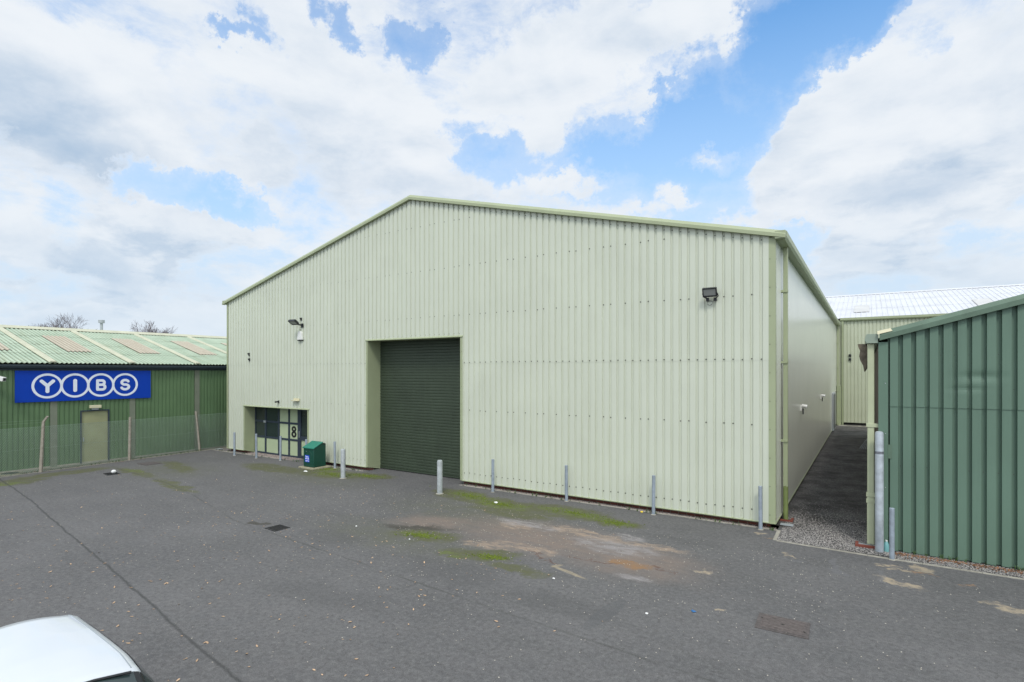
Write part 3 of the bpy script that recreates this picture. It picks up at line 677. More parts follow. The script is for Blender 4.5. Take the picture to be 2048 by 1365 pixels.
m = MB(); m.prism([(W_[0] - 0.12, YF - 0.035, W_[3] - 0.01), (W_[0] - 0.12, YF - 0.035, W_[3] + 0.012), (W_[0] - 0.12, YF + 0.005, W_[3] + 0.05), (W_[0] - 0.12, YF + 0.02, W_[3] + 0.05), (W_[0] - 0.12, YF + 0.02, W_[3] - 0.01)], (W_[1] - W_[0] + 0.24, 0, 0))
m.box(W_[0], W_[1], YF + 0.02, yw + 0.1, W_[3] - 0.006, W_[3] + 0.01)
m.build('entrance_lintel', TRIM, wh)
# glazed screen
X = [-25.29, -24.42, -23.36, -22.58, -21.88]      # mullion centres
fw = 0.055; zt = 2.30
ZR = [0.06, 0.80, 1.56, 2.27]
m = MB()
m.box(W_[0] + .013, X[4] + fw, yw, yw + 0.07, 0.0, 0.075); m.box(W_[0] + .013, X[4] + fw, yw, yw + 0.07, zt - 0.06, zt)
for x in X: m.box(x - fw if x > X[0] else x, x + fw, yw - 0.004, yw + 0.07, 0.075, zt - 0.06)
for a, b in zip(X[:-1], X[1:]):
    for zz in ZR[1:3]: m.box(a + fw, b - fw, yw + 0.002, yw + 0.065, zz - 0.045, zz + 0.045)
gs = m.build('window_frame', FRAME, wh, bevel=0.004)
def infill(name, a, b, z0, z1, mt, parent, d=0.03):
    m = MB(); m.box(a, b, yw + d, yw + d + 0.012, z0, z1); return m.build(name, mt, parent)
for i, (a, b) in enumerate(zip(X[:-1], X[1:])):
    for j in range(3):
        z0 = (0.075, ZR[1] + .045, ZR[2] + .045)[j]; z1 = (ZR[1] - .045, ZR[2] - .045, zt - .06)[j]
        glassy = i < 2 and j > 0
        infill('window_pane' if glassy else 'infill_panel', a + fw, b - fw, z0, z1, GLASS if glassy else PANEL, gs)
m = MB(); m.box(-24.50, -24.36, yw - 0.05, yw - 0.006, 1.50, 1.60); m.build('window_catch', METALP, gs)
m = MB(); loops(m, [(ell_loop(0, 0.125, 0.112, 0.092), 0.062), (ell_loop(0, -0.118, 0.124, 0.106), 0.064)], 0.044, lambda a, b, d: Vector((-22.235 + a, yw + 0.027 - d, 1.18 + b))); m.build('house_number', BLACK, gs)
m = MB()
dx0, dx1 = X[4] + fw + 0.01, W_[1] - 0.015
m.box(dx0, dx0 + .13, yw - 0.01, yw + 0.06, 0.01, zt - 0.03); m.box(dx1 - 0.13, dx1, yw - 0.01, yw + 0.06, 0.01, zt - 0.03)
m.box(dx0 + .13, dx1 - .13, yw - 0.01, yw + 0.06, zt - 0.14, zt - 0.03); m.box(dx0 + .13, dx1 - .13, yw - 0.01, yw + 0.06, 0.01, 0.14)
m.box(dx0 + .13, dx1 - .13, yw - 0.01, yw + 0.06, 0.82, 1.0)
dr = m.build('entrance_door', FRAME, wh, bevel=0.004)
infill('door_pane', dx0 + .13, dx1 - .13, 1.0, zt - .14, GLASS, dr); infill('door_panel', dx0 + .13, dx1 - .13, .14, .82, PANEL, dr)
m = MB(); m.tube([(dx0 + 0.07, yw - 0.05, 0.95), (dx0 + 0.07, yw - 0.05, 1.25)], 0.012); m.build('door_handle', METALP, dr)
# downpipes on the passage side
def downpipe(name_y, parent, z0, x0=XR, old=0.9, w_=0.11):
    y = name_y; m = MB(); m.box(x0 + 0.05, x0 + 0.05 + w_, y - w_ / 2, y + w_ / 2, z0 + old - 0.0, 7.31); p = m.build('downpipe', TRIM, parent, bevel=0.008)
    if old: 
        m = MB(); m.tube([(x0 + 0.105, y, z0), (x0 + 0.105, y, z0 + old + 0.02)], 0.062, 14); m.build('lower_pipe', DPOLD, p, smooth=True)
    for zz in (2.1, 4.2, 6.1) if old else (2.5, 4.2, 6.0):
        m = MB(); m.box(x0, x0 + 0.05 + w_ + .006, y - w_ / 2 - 0.03, y + w_ / 2 + 0.006, zz, zz + 0.06); m.build('pipe_bracket', TRIM, p)
    return p
downpipe(16.30, wh, 0.0)
p2 = downpipe(46.7, wh, 0.0, old=0)
m = MB(); m.box(XR + 0.0, XR + 0.30, 46.75, 47.25, 0, 2.9); m.build('boxed_pipe_guard', TRIM, wh)

# ================================================================== FITTINGS ON THE MAIN WALL
def floodlight(loc, yaw, pitch, label, w_=0.36, h_=0.24):
    t = thing('floodlight', loc, label, 'floodlight', 'black floodlights on the warehouse wall')
    L = Vector(loc)
    rot = Matrix.Rotation(yaw, 3, 'Z') @ Matrix.Rotation(pitch, 3, 'X')
    ctr = L + Vector((0, -0.20, 0.06))
    def add(name, x0, x1, y0, y1, z0, z1, mt, par=t, bev=0.006):
        m = MB(); m.box(x0, x1, y0, y1, z0, z1); m.v = [tuple(ctr + rot @ Vector(v)) for v in m.v]
        return m.build(name, mt, par, bevel=bev)
    hs = add('lamp_housing', -w_ / 2, w_ / 2, -0.035, 0.035, -h_ / 2, h_ / 2, BLACKM)
    m = MB()
    for i in range(9):
        x = -w_ / 2 + 0.03 + i * (w_ - 0.06) / 8; m.box(x - 0.004, x + 0.004, 0.035, 0.065, -h_ / 2 + 0.02, h_ / 2 - 0.02)
    m.v = [tuple(ctr + rot @ Vector(v)) for v in m.v]; m.build('cooling_fins', BLACKM, hs)
    m = MB()
    for q in ((-w_ / 2, w_ / 2, h_ / 2 - 0.025, h_ / 2), (-w_ / 2, w_ / 2, -h_ / 2, -h_ / 2 + 0.04), (-w_ / 2, -w_ / 2 + .028, -h_ / 2 + .04, h_ / 2 - .025), (w_ / 2 - .028, w_ / 2, -h_ / 2 + .04, h_ / 2 - .025)):
        m.box(q[0], q[1], -0.052, -0.0352, q[2], q[3])
    m.v = [tuple(ctr + rot @ Vector(v)) for v in m.v]; m.build('lamp_bezel', BLACKM, hs)
    add('lamp_lens', -w_ / 2 + 0.028, w_ / 2 - 0.028, -0.044, -0.0353, -h_ / 2 + 0.04, h_ / 2 - 0.025, LENS, hs, 0)
    for s in (-1, 1):
        m = MB(); a = ctr + rot @ Vector((s * (w_ / 2 + .006), 0.0, -h_ * 0.15)); e = L + Vector((s * 0.10, -0.02, -0.10))
        m.tube([a, a + Vector((0, 0.10, -0.07)), e], 0.014, 6)
        m.box(e.x - 0.035, e.x + 0.035, L.y - 0.05, L.y + 0.005, e.z - 0.06, e.z + 0.03)
        m.build('mounting_bracket', BLACKM, t)
    cab = []
    for i in range(13):
        a = i / 12 * 2 * math.pi; cab.append(L + Vector((-0.03 + 0.065 * math.sin(a), -0.06, -0.15 - 0.06 + 0.065 * math.cos(a))))
    m = MB(); m.tube(cab, 0.006, 6); m.build('cable', BLACK, t, smooth=True)
    return t
floodlight((-3.50, YF, 6.02), R_(4), R_(26), 'black floodlight high on the wall near the right corner, with a loop of cable below')
fl2 = floodlight((-20.92, YF, 5.98), R_(0), R_(0), 'black floodlight held out sideways on an arm above the white alarm box', 0.40, 0.28)
# swing its head out to the left on an arm
for ch in list(fl2.children):
    if ch.name.startswith(('lamp_housing',)):
        ch.location = (0, 0, 0)
        M = Matrix.Translation(Vector((-0.06, -0.36, 0.14))) @ Matrix.Rotation(R_(6), 4, 'Z') @ Matrix.Rotation(R_(56), 4, 'X') @ Matrix.Translation(Vector((0, 0.20, -0.06)))
        def xf(o):
            o.data.transform(M)
            for c_ in o.children: xf(c_)
        xf(ch)
    elif ch.name.startswith('mounting'):
        bpy.data.objects.remove(ch)
m = MB(); L = Vector((-20.92, YF, 5.98))
m.tube([L + Vector((0.06, 0.0, 0.03)), L + Vector((0.02, -0.16, 0.04)), L + Vector((-0.02, -0.22, 0.06))], 0.030, 8)
m.box(L.x - 0.02, L.x + 0.12, YF - 0.03, YF + 0.005, 5.90, 6.08)
m.build('mounting_bracket', BLACKM, fl2)
def box_thing(name, x0, x1, y0, y1, z0, z1, mt, label, cat, group=None, bevel=0.01, extra=None):
    cx, cy = (x0 + x1) / 2, (y0 + y1) / 2
    t = thing(name, (cx, y1, z0), label, cat, group)
    m = MB(); m.box(x0, x1, y0, y1, z0, z1); m.build('casing', mt, t, bevel=bevel)
    if extra: extra(t)
    return t
def pir(x, z, label):
    t = thing('security_sensor', (x, YF, z), label, 'sensor', 'small black sensors on the warehouse wall')
    m = MB(); m.box(x - .045, x + .045, YF - 0.03, YF + 0.01, z, z + 0.14); m.build('back_plate', BLACK, t, bevel=0.005)
    m = MB(); m.tube([(x, YF - 0.02, z + 0.10), (x, YF - 0.075, z + 0.09)], 0.035, 10); m.build('sensor_head', BLACK, t, smooth=True)
    return t
pir(-20.93, 6.20, 'small black sensor directly above the left floodlight')
pir(-24.92, 4.72, 'upper of two small black sensors at the left end of the warehouse wall')
pir(-24.88, 4.46, 'lower of two small black sensors at the left end of the warehouse wall')
# alarm bell box
t = thing('alarm_box', (-20.95, YF, 5.34), 'white tapered alarm box on the wall below the left floodlight', 'alarm box')
m = MB(); x = -20.95
pr = [(-0.17, 0), (0.17, 0), (0.165, 0.06), (0.11, 0.30), (0.06, 0.38), (-0.06, 0.38), (-0.11, 0.30), (-0.165, 0.06)]
m.prism([(x + a, YF + 0.0, 5.36 + b) for a, b in pr], (0, -0.10, 0)); m.build('casing', WHITEP, t, bevel=0.012)
m = MB(); m.box(x - 0.15, x + 0.15, YF - 0.09, YF, 5.325, 5.36); m.build('strobe_lens', BLACK, t)
# little camera and bulkhead light over the entrance
t = thing('security_camera', (-22.58, YF, 2.55), 'tiny black camera on the wall above the entrance windows', 'camera')
m = MB(); m.box(-22.60, -22.53, YF - 0.03, YF + 0.01, 2.52, 2.64); m.build('mount', BLACK, t)
m = MB(); m.tube([(-22.565, YF - 0.02, 2.60), (-22.63, YF - 0.17, 2.57)], 0.035, 10); m.build('camera_body', BLACK, t, smooth=True)
t = thing('wall_light', (-21.25, YF, 2.66), 'cream bulkhead light on the wall above the number 8 panel', 'wall light')
m = MB(); m.box(-21.45, -21.05, YF - 0.03, YF, 2.66, 2.78); m.build('back_plate', CREAMP, t, bevel=0.005)
m = MB(); m.box(-21.47, -21.03, YF - 0.14, YF - 0.031, 2.655, 2.70); m.build('diffuser', CREAMP, t, bevel=0.012)
# two white lamps low on the passage wall
for yy, lab in ((21.3, 'nearer of two small white lamps on the passage side wall'), (30.8, 'farther of two small white lamps on the passage side wall')):
    t = thing('wall_lamp', (XR, yy, 2.62), lab, 'wall lamp', 'white lamps along the passage wall')
    m = MB(); m.box(XR, XR + 0.05, yy - 0.05, yy + 0.05, 2.62, 2.82); m.build('back_plate', WHITEP, t, bevel=0.006)
    m = MB(); m.tube([(XR + 0.04, yy, 2.80), (XR + 0.20, yy, 2.76)], [0.05, 0.07], 12); m.build('lamp_head', WHITEP, t, smooth=True)
    m = MB(); m.box(XR + 0.06, XR + 0.10, yy - 0.015, yy + 0.015, 2.50, 2.70); m.build('sensor', BLACK, t)
t = thing('meter_cabinet', (XR, 41.5, 0), 'tall grey cabinet against the far end of the passage side wall', 'cabinet')
m = MB(); m.box(XR, XR + 0.10, 41.0, 43.4, 0.1, 2.55); m.build('casing', METALP, t, bevel=0.01)
m = MB(); m.box(XR + 0.1005, XR + 0.115, 41.1, 43.3, 0.2, 2.45); m.build('door', mat('dark_cabinet_door', (0.12, 0.13, 0.13), 0.5), t)

# ================================================================== BOLLARDS
def bollard(name, x, y, h, r, mt, label, group, dome=False, proto=None):
    if proto is None:
        t = thing(name, (x, y, 0), label, 'bollard', group)
        m = MB()
        if dome: m.tube([(x, y, -.05), (x, y, h - .05), (x, y, h - .02), (x, y, h - .004)], [r, r, r * .92, r * .6], 20)
        else: m.tube([(x, y, -.05), (x, y, h - 0.006), (x, y, h)], [r, r, r * 0.9], 20)
        m.build('post', mt, t, smooth=True)
        m = MB(); m.tube([(x, y, 0.004), (x, y, 0.02)], [r * 1.5, r * 1.2], 12); m.build('footing', EDGE, t, smooth=True)
        return t
    t = copy_tree(proto); t.location = (x, y, 0); t.scale = (1, 1, h / 1.10); t['label'] = label
    t.rotation_euler = (R_(random.uniform(-.5, .5)), R_(random.uniform(-.5, .5)), random.uniform(0, 6))
    return t
GS = 'slim galvanised bollards along the buildings'
SLIM = [(-24.99, 14.49, 'slim grey bollard at the left end of the wall, before the brick plinth'), (-23.43, 14.62, 'slim grey bollard in front of the left window panes'),
        (-21.89, 14.80, 'slim grey bollard in front of the number 8 panel'), (-20.03, 14.77, 'slim grey bollard mostly hidden behind the green bin'),
        (-18.33, 14.88, 'slim grey bollard just right of the green bin'), (-10.35, 14.77, 'slim grey bollard nearest the right side of the roller shutter'),
        (-7.74, 14.98, 'slim grey bollard beside the broken edging, second right of the roller shutter'), (-4.99, 14.89, 'slim grey bollard third right of the roller shutter, before the bright moss end'),
        (-2.26, 14.96, 'slim grey bollard at the right corner of the warehouse'), (0.43, 14.10, 'slim grey bollard in front of the dark green building')]
b0 = None
for x, y, lab in SLIM:
    if b0 is None: b0 = bollard('slim_bollard', x, y, 1.10, 0.048, GALV, lab, GS)
    else: bollard('slim_bollard', x, y, 1.10 + random.uniform(-.02, .02), 0.048, GALV, lab, GS, proto=b0)
GT = 'thick weathered bollards by the roller shutter'
bollard('thick_bollard', -16.37, 13.66, 1.10, 0.088, GALVW, 'thick weathered bollard left of the roller shutter, with rust marks', GT, True)
bollard('thick_bollard', -11.67, 13.65, 1.10, 0.088, GALVW, 'thick weathered bollard in front of the right edge of the roller shutter', GT, True)
t = thing('guard_post', (0.215, 14.60, 0), 'tall galvanised guard post beside the cream downpipe of the green building', 'post')
m = MB(); m.tube([(0.215, 14.60, -.05), (0.215, 14.60, 2.60), (0.215, 14.60, 2.64), (0.215, 14.60, 2.66)], [.083, .083, .075, .04], 22); m.build('post', mat('bright_galvanised', (0.46, 0.50, 0.53), 0.5, metal=0.35, var=0.22, vscale=5, streak=0.3, streak_col=(0.22, 0.22, 0.24)), t, smooth=True)
m = MB(); m.tube([(0.215, 14.60, 2.16), (0.215, 14.60, 2.22)], .0845, 22); m.build('scuff_band', mat('scuffed_paint', (0.16, 0.17, 0.19), 0.7, var=0.5, vscale=20), t, smooth=True)

# ================================================================== BIN on its slab
m = MB(); m.prism([(-19.62, 14.08, 0), (-18.66, 14.06, 0), (-18.58, 14.92, 0), (-19.60, 14.95, 0)], (0, 0, 0.07))
tag(m.build('concrete_slab', SLAB, at=(-19.1, 14.5, 0), bevel=0.015), 'rough mossy concrete slab under the green bin', 'slab')
bt = thing('grit_bin', (-19.12, 14.5, 0.07), 'dark green plastic bin with sloping lid and blue sticker', 'bin')
bx0, bx1, by0, by1 = -19.46, -18.79, 14.20, 14.80
m = MB(); pr = [(by0, 0.07), (by0 + 0.0, 0.80), (by0 + 0.01, 0.84), (by1 - 0.12, 1.04), (by1, 1.0), (by1, 0.07)]
m.prism([(bx0, a, b) for a, b in pr], (bx1 - bx0, 0, 0)); m.build('bin_body', BINM, bt, bevel=0.03, smooth=True, seg=3)
m = MB(); m.prism([(bx0 - 0.02, by0 - 0.035, 0.82), (bx0 - 0.02, by0 - 0.035, 0.865), (bx0 - 0.02, by1 - 0.16, 1.085), (bx0 - 0.02, by1 - 0.16, 1.05)], (bx1 - bx0 + 0.04, 0, 0)); m.build('bin_lid', BINL, bt, bevel=0.012, smooth=True)
m = MB(); m.tube([(bx1 - 0.02, by1 - 0.10, 0.985), (bx1 + 0.012, by1 - 0.10, 0.985)], 0.04, 14); m.build('hinge', BLACK, bt, smooth=True)
m = MB(); m.tube([(-19.25, by0 + 0.002, 0.70), (-19.25, by0 - 0.012, 0.70)], 0.016, 10); m.build('lock', METALP, bt, smooth=True)
m = MB(); arc = [(-19.125 + 0.23 * math.cos(a), by0 - 0.004, 0.50 + 0.23 * math.sin(a)) for a in [math.pi * i / 14 for i in range(15)]]
arc = [(-18.895, by0 - 0.004, 0.24)] + arc + [(-19.355, by0 - 0.004, 0.24)]
m.tube(arc, 0.010, 6); m.build('moulded_arch', BINM, bt, smooth=True)
m = MB(); m.box(bx0 + 0.03, bx1 - 0.03, by0 - 0.006, by0 + 0.01, 0.205, 0.22); m.build('moulded_rib', BINM, bt)
m = MB(); sx0, sx1, sz0, sz1 = -19.34, -19.07, 0.27, 0.55; m.box(sx0, sx1, by0 - 0.006, by0 + 0.002, sz0, sz1)
st_ = m.build('sticker', mat('sticker_blue', (0.01, 0.06, 0.62), 0.4), bt)
m = MB()
for a, b, c_, d_ in ((.1, .2, .80, .92), (.25, .80, .80, .86), (.22, .85, .68, .76), (.30, .72, .50, .55), (.30, .70, .42, .46), (.12, .28, .42, .60), (.74, .92, .40, .58), (.12, .66, .18, .24), (.12, .60, .10, .14), (.78, .92, .08, .24)):
    m.box(sx0 + a * .27, sx0 + b * .27, by0 - 0.009, by0 - 0.0062, sz0 + c_ * .28, sz0 + d_ * .28)
m.build('sticker_print', SIGNW, st_)

# ================================================================== LEFT BUILDING
LX = -28.36; EZL = 4.32; RXL, RZL = -35.25, 6.10; Y0, Y1 = -6.0, 30.0
lb = thing('workshop_building', (-31.5, 10, 0), 'long low green ribbed building with pale green corrugated roof and blue sign', 'building')
m = MB(); Pl = lambda u, d, z: (LX - d, u, z)
dyo = (9.66, 10.64, 0.10, 2.24)
clad(m, split(breaks(Y0, Y1, 0.166, [(0.60, 0, 0), (0.70, 0, 0.028), (0.90, 0.028, 0.028), (1, 0.028, 0)]), [dyo[0], dyo[1]]), Pl, lambda y: 4.2, 0.06, [(dyo[0], dyo[1], -1, dyo[3])])
m.build('front_wall', LBWALL, lb)
m = MB(); m.box(LX - 14, LX - 0.2, Y0 - .1, Y0, 0, 4.1); m.box(LX - 14, LX - 0.2, Y1, Y1 + .1, 0, 4.1); m.box(LX - 14.1, LX - 14, Y0, Y1, 0, 4.1); m.build('end_walls', LBWALL, lb)
for yy in [8.70 + 2.90 * k for k in range(-5, 8)]:
    m = MB(); m.box(LX - 0.06, LX + 0.015, yy - 0.115, yy + 0.115, 0, 4.15); m.build('column', LBCOL, lb)
slp = (RZL - EZL) / (RXL - (LX + 0.16)); ex = LX + 0.16
zr = lambda x: EZL + (x - ex) * slp
def corr(m, y0, y1, x0, x1, dz=0.0, amp=0.023, pit=2.92 / 18, side=1):
    n = max(2, int((y1 - y0) / pit * 6)); pts = []
    for i in range(n + 1):
        y = y0 + (y1 - y0) * i / n; pts.append((y, amp * math.cos(2 * math.pi * y / pit)))
    for (ya, a), (yb, b) in zip(pts[:-1], pts[1:]):
        if side > 0: m.face([(x0, ya, zr(x0) + a + dz), (x0, yb, zr(x0) + b + dz), (x1, yb, zr(x1) + b + dz), (x1, ya, zr(x1) + a + dz)])
        else:
            X0, X1 = 2 * RXL - x0, 2 * RXL - x1; m.face([(X0, ya, zr(x0) + a + dz), (X0, yb, zr(x0) + b + dz), (X1, yb, zr(x1) + b + dz), (X1, ya, zr(x1) + a + dz)])
m = MB()
for i in range(4):       # four lapped courses of sheets up the slope
    a = ex + (RXL - ex) * i / 4 + (0.07 if i else 0); b = ex + (RXL - ex) * (i + 1) / 4
    corr(m, Y0, Y1, a, b, 0.010 * i)
corr(m, Y0, Y1, ex, RXL, 0, side=-1)
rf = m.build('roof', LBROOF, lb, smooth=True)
for yy in [8.64 + 2.92 * k for k in range(-4, 8)]:
    m = MB(); hw = 0.13
    m.prism([(ex - 0.01, yy - hw, zr(ex) + 0.035), (ex - 0.01, yy - hw * .7, zr(ex) + 0.085), (ex - 0.01, yy + hw * .7, zr(ex) + 0.085), (ex - 0.01, yy + hw, zr(ex) + 0.035)], (RXL - ex, 0, RZL - zr(ex - 0.01)))
    m.build('roof_strip', LBSTRIP, rf)
    y0_, y1_ = yy + 1.10, yy + 2.15
    m = MB(); corr(m, y0_, y1_, -30.25, -33.55, 0.042); m.build('rooflight', SKYL, rf, smooth=True)
m = MB(); m.prism([(RXL + 0.30, Y0, zr(RXL + 0.30) + 0.075), (RXL, Y0, RZL + 0.14), (RXL - 0.30, Y0, zr(RXL + .30) + 0.075), (RXL - 0.30, Y0, zr(RXL + .30) + 0.06), (RXL, Y0, RZL + 0.12), (RXL + 0.30, Y0, zr(RXL + .30) + 0.06)], (0, Y1 - Y0, 0))
m.build('ridge_cap', LBSTRIP, rf)
m = MB(); pr = [(0.0, 4.17), (0.03, 4.11), (0.09, 4.09), (0.15, 4.11), (0.175, 4.18), (0.175, 4.25), (0.160, 4.25), (0.155, 4.19), (0.09, 4.11), (0.02, 4.18)]
m.prism([(LX + 0.03 + a, Y0, b) for a, b in pr], (0, Y1 - Y0, 0)); m.build('gutter', GUTD, lb)
m = MB(); m.box(LX + 0.016, LX + 0.03, Y0, Y1, 4.02, 4.26); m.build('fascia', GUTD, lb)
m = MB(); m.box(LX - 0.03, LX + 0.02, dyo[0] - 0.05, dyo[0], 0.0, dyo[3] + 0.05); m.box(LX - 0.03, LX + 0.02, dyo[1], dyo[1] + 0.05, 0.0, dyo[3] + 0.05); m.box(LX - 0.03, LX + 0.03, dyo[0], dyo[1], dyo[3], dyo[3] + 0.05)
df = m.build('door_frame', FRAME, lb)
m = MB(); m.box(LX - 0.08, LX - 0.04, dyo[0], dyo[1], 0.05, dyo[3]); dd = m.build('door', DOORC, lb)
m = MB(); m.box(LX - 0.04, LX + 0.01, dyo[0] + 0.05, dyo[0] + 0.09, 0.95, 1.12); m.build('door_handle', METALP, dd)
m = MB(); m.box(LX - 0.12, LX + 0.0, Y0, Y1, 0, 0.06); m.build('plinth', EDGE, lb)
m = MB(); m.tube([(-36.3, 13.30, 5.6), (-36.3, 13.30, 6.72)], 0.07, 14); fp = m.build('flue_pipe', METALP, lb, smooth=True)
m = MB(); m.tube([(-36.3, 13.30, 6.70), (-36.3, 13.30, 6.86)], 0.15, 16); m.build('flue_cowl', METALP, fp, smooth=True)
# sign
sg = thing('shop_sign', (LX + 0.03, 9.89, 2.73), 'wide blue fascia sign reading YIBS in white rings', 'sign')
m = MB(); m.box(LX + 0.031, LX + 0.07, 7.45, 12.34, 2.73, 4.005); m.build('sign_board', BLUE, sg, bevel=0.004)
sxx = LX + 0.073
RY = Matrix(((0, 0, 1), (1, 0, 0), (0, 1, 0)))      # text x->+y, y->+z, z->+x
for i, (yc, chx) in enumerate(((8.47, 'Y'), (9.41, 'I'), (10.345, 'B'), (11.28, 'S'))):
    m = MB(); n = 64; ro, ri = 0.515, 0.425; dx = 0.0015 * (i % 2)
    for k in range(n):
        a, b = 2 * math.pi * k / n, 2 * math.pi * (k + 1) / n
        P4 = [(sxx + dx, yc + r_ * math.cos(t_), 3.375 + r_ * math.sin(t_)) for r_, t_ in ((ro, a), (ro, b), (ri, b), (ri, a))]
        m.prism(P4, (0.004, 0, 0), caps=True)
    m.build('ring', SIGNW, sg)
def strokes(name, polys, r, x, yc, zc, parent, mt):
    """rounded stroke lettering: each polyline becomes one flat ribbon with round ends, each 1 mm proud of the last"""
    m = MB()
    for j, pl in enumerate(polys):
        x_ = x + 0.0012 * j; P2 = [Vector((a, b)) for a, b in pl]; closed = (P2[0] - P2[-1]).length < 1e-6
        n = len(P2); Ls, Rs = [], []
        for k in range(n):
            if closed: a, b = P2[(k - 1) if k else n - 2], P2[(k + 1) if k < n - 1 else 1]
            else: a, b = P2[max(k - 1, 0)], P2[min(k + 1, n - 1)]
            d = (b - a).normalized(); nn = Vector((-d.y, d.x)); Ls.append(P2[k] + nn * r); Rs.append(P2[k] - nn * r)
        for k in range(n - 1):
            q = [Ls[k], Ls[k + 1], Rs[k + 1], Rs[k]]
            m.prism([(x_, yc + v.x, zc + v.y) for v in q], (0.004, 0, 0))
        if not closed:
            for c_, d in ((P2[0], (P2[0] - P2[1])), (P2[-1], (P2[-1] - P2[-2]))):
                a0 = math.atan2(d.y, d.x)
                fan = [c_ + Vector((math.cos(a0 + t_), math.sin(a0 + t_))) * r for t_ in [-math.pi / 2 + math.pi * i / 10 for i in range(11)]]
                m.prism([(x_, yc + v.x, zc + v.y) for v in fan], (0.004, 0, 0))
    return m.build(name, mt, parent)
H2 = 0.20; r = 0.068
strokes('letter_Y'.lower(), [[(-0.19, H2), (0, 0.0), (0, 0.0), (0, -H2 - 0.03)][:2] + [], [(0.19, H2), (0, 0.0)], [(0, 0.02), (0, -H2 - 0.03)]], r * 0.95, sxx + .002, 8.47, 3.375, sg, SIGNW)
strokes('letter_i', [[(0, H2 + 0.01), (0, -H2 - 0.01)]], r, sxx + .002, 9.41, 3.375, sg, SIGNW)
def arc2(cx, cy, rx, ry, a0, a1, n=12): return [(cx + rx * math.cos(R_(a0 + (a1 - a0) * i / n)), cy + ry * math.sin(R_(a0 + (a1 - a0) * i / n))) for i in range(n + 1)]
Bo = [(-0.13, -H2), (-0.13, H2)] 
up_ = [(-0.13, H2 - 0.002), (0.03, H2 - 0.002)] + arc2(0.04, 0.105, 0.085, 0.093, 90, -90) + [(-0.08, 0.012)]
lo_ = [(-0.08, 0.008)] + [(0.04, 0.010)] + arc2(0.055, -0.093, 0.095, 0.103, 90, -90) + [(-0.13, -0.197)]
strokes('letter_b', [Bo, up_, lo_], r * 0.80, sxx + .002, 10.345, 3.375, sg, SIGNW)
So = arc2(0.0, 0.10, 0.135, 0.105, 25, 250, 16) + arc2(0.0, -0.105, 0.145, 0.11, 75, -160, 16)
strokes('letter_s', [So], r * 0.82, sxx + .002, 11.28, 3.375, sg, SIGNW)
# light over the door, camera
t = thing('door_light', (LX, 10.14, 2.35), 'cream box light above the door of the green building', 'wall light')
m = MB(); m.box(LX, LX + 0.13, 9.93, 10.35, 2.37, 2.50); m.build('casing', CREAMP, t, bevel=0.012)
m = MB(); m.box(LX, LX + 0.08, 10.02, 10.26, 2.30, 2.37); m.build('bracket', METALP, t)
t = thing('cctv_camera', (LX, 6.75, 3.5), 'white box camera on the green wall left of the blue sign', 'camera')
m = MB(); rot = Matrix.Rotation(R_(38), 3, 'Z') @ Matrix.Rotation(R_(12), 3, 'Y'); cc = Vector((LX + 0.45, 6.84, 3.72))
m.box(-0.25, 0.25, -0.085, 0.085, -0.08, 0.08); m.v = [tuple(cc + rot @ Vector(v)) for v in m.v]; m.build('camera_housing', WHITEP, t, bevel=0.012)
m = MB(); m.box(0.251, 0.258, -0.06, 0.06, -0.055, 0.045); m.v = [tuple(cc + rot @ Vector(v)) for v in m.v]; m.build('lens_window', BLACK, t)
m = MB(); m.box(LX, LX + 0.35, 6.72, 6.88, 3.45, 3.56); m.tube([(LX + 0.3, 6.80, 3.5), (LX + 0.42, 6.82, 3.66)], 0.03, 8); m.build('bracket', WHITEP, t, bevel=0.006)

# ================================================================== FENCE
FP = [(-26.95, 1.6), (-27.15, 4.8), (-27.35, 7.98), (-27.67, 11.2), (-28.02, 14.46), (-28.08, 15.9)]
ft = thing('wire_fence', (-27.5, 9, 0), 'chain link fence on leaning concrete posts before the green building', 'fence')
def post(x, y, h, lx, ly, crank, parent):
    m = MB(); a = 0.055
    pts = [(x, y, -.05), (x + lx * 0.97, y + ly * 0.97, h * 0.90 if crank else h)]
    if crank: pts.append((x + lx + 0.12, y + ly + 0.10, h))
    m.tube(pts, [a * 1.25, a * 1.05, a * 0.85][:len(pts)], 4); return m.build('fence_post', CONC, parent, bevel=0.008)
post(-26.95, 1.6, 2.1, 0, 0, True, ft); post(-27.15, 4.8, 2.1, 0, 0, True, ft)
post(-27.35, 7.98, 2.2, 0.02, 0.08, True, ft); post(-27.67, 11.2, 1.93, 0, 0.03, False, ft); post(-28.02, 14.46, 1.98, 0, -0.20, False, ft)
m = MB(); H_F = 1.78; cell = 0.062
def wire(m, p, q, r=0.0036):
    p, q = Vector(p), Vector(q); d = (q - p).normalized(); a = d.cross(Vector((1, 0, 0.01))).normalized() * r; b = d.cross(a).normalized() * r
    i = len(m.v)
    for c_ in (p, q):
        for o in (a, -a * .5 + b * .87, -a * .5 - b * .87): m.v.append(tuple(c_ + o))
    for j in range(3): m.f.append([i + j, i + (j + 1) % 3, i + 3 + (j + 1) % 3, i + 3 + j]); m.mi.append(0)
for (x0, y0), (x1, y1) in zip(FP[:-1], FP[1:]):
    L_ = math.hypot(x1 - x0, y1 - y0); at_ = lambda s, z_: (x0 + (x1 - x0) * s / L_, y0 + (y1 - y0) * s / L_, z_)
    s = -H_F
    while s < L_:
        a0, z0 = s, 0.03; a1, z1 = s + H_F, 0.03 + H_F
        if a0 < 0: z0 += -a0; a0 = 0
        if a1 > L_: z1 -= a1 - L_; a1 = L_
        if z1 - z0 > 0.02:
            wire(m, at_(a0, z0), at_(a1, z1)); wire(m, at_(L_ - a0, z0), at_(L_ - a1, z1))
        s += cell
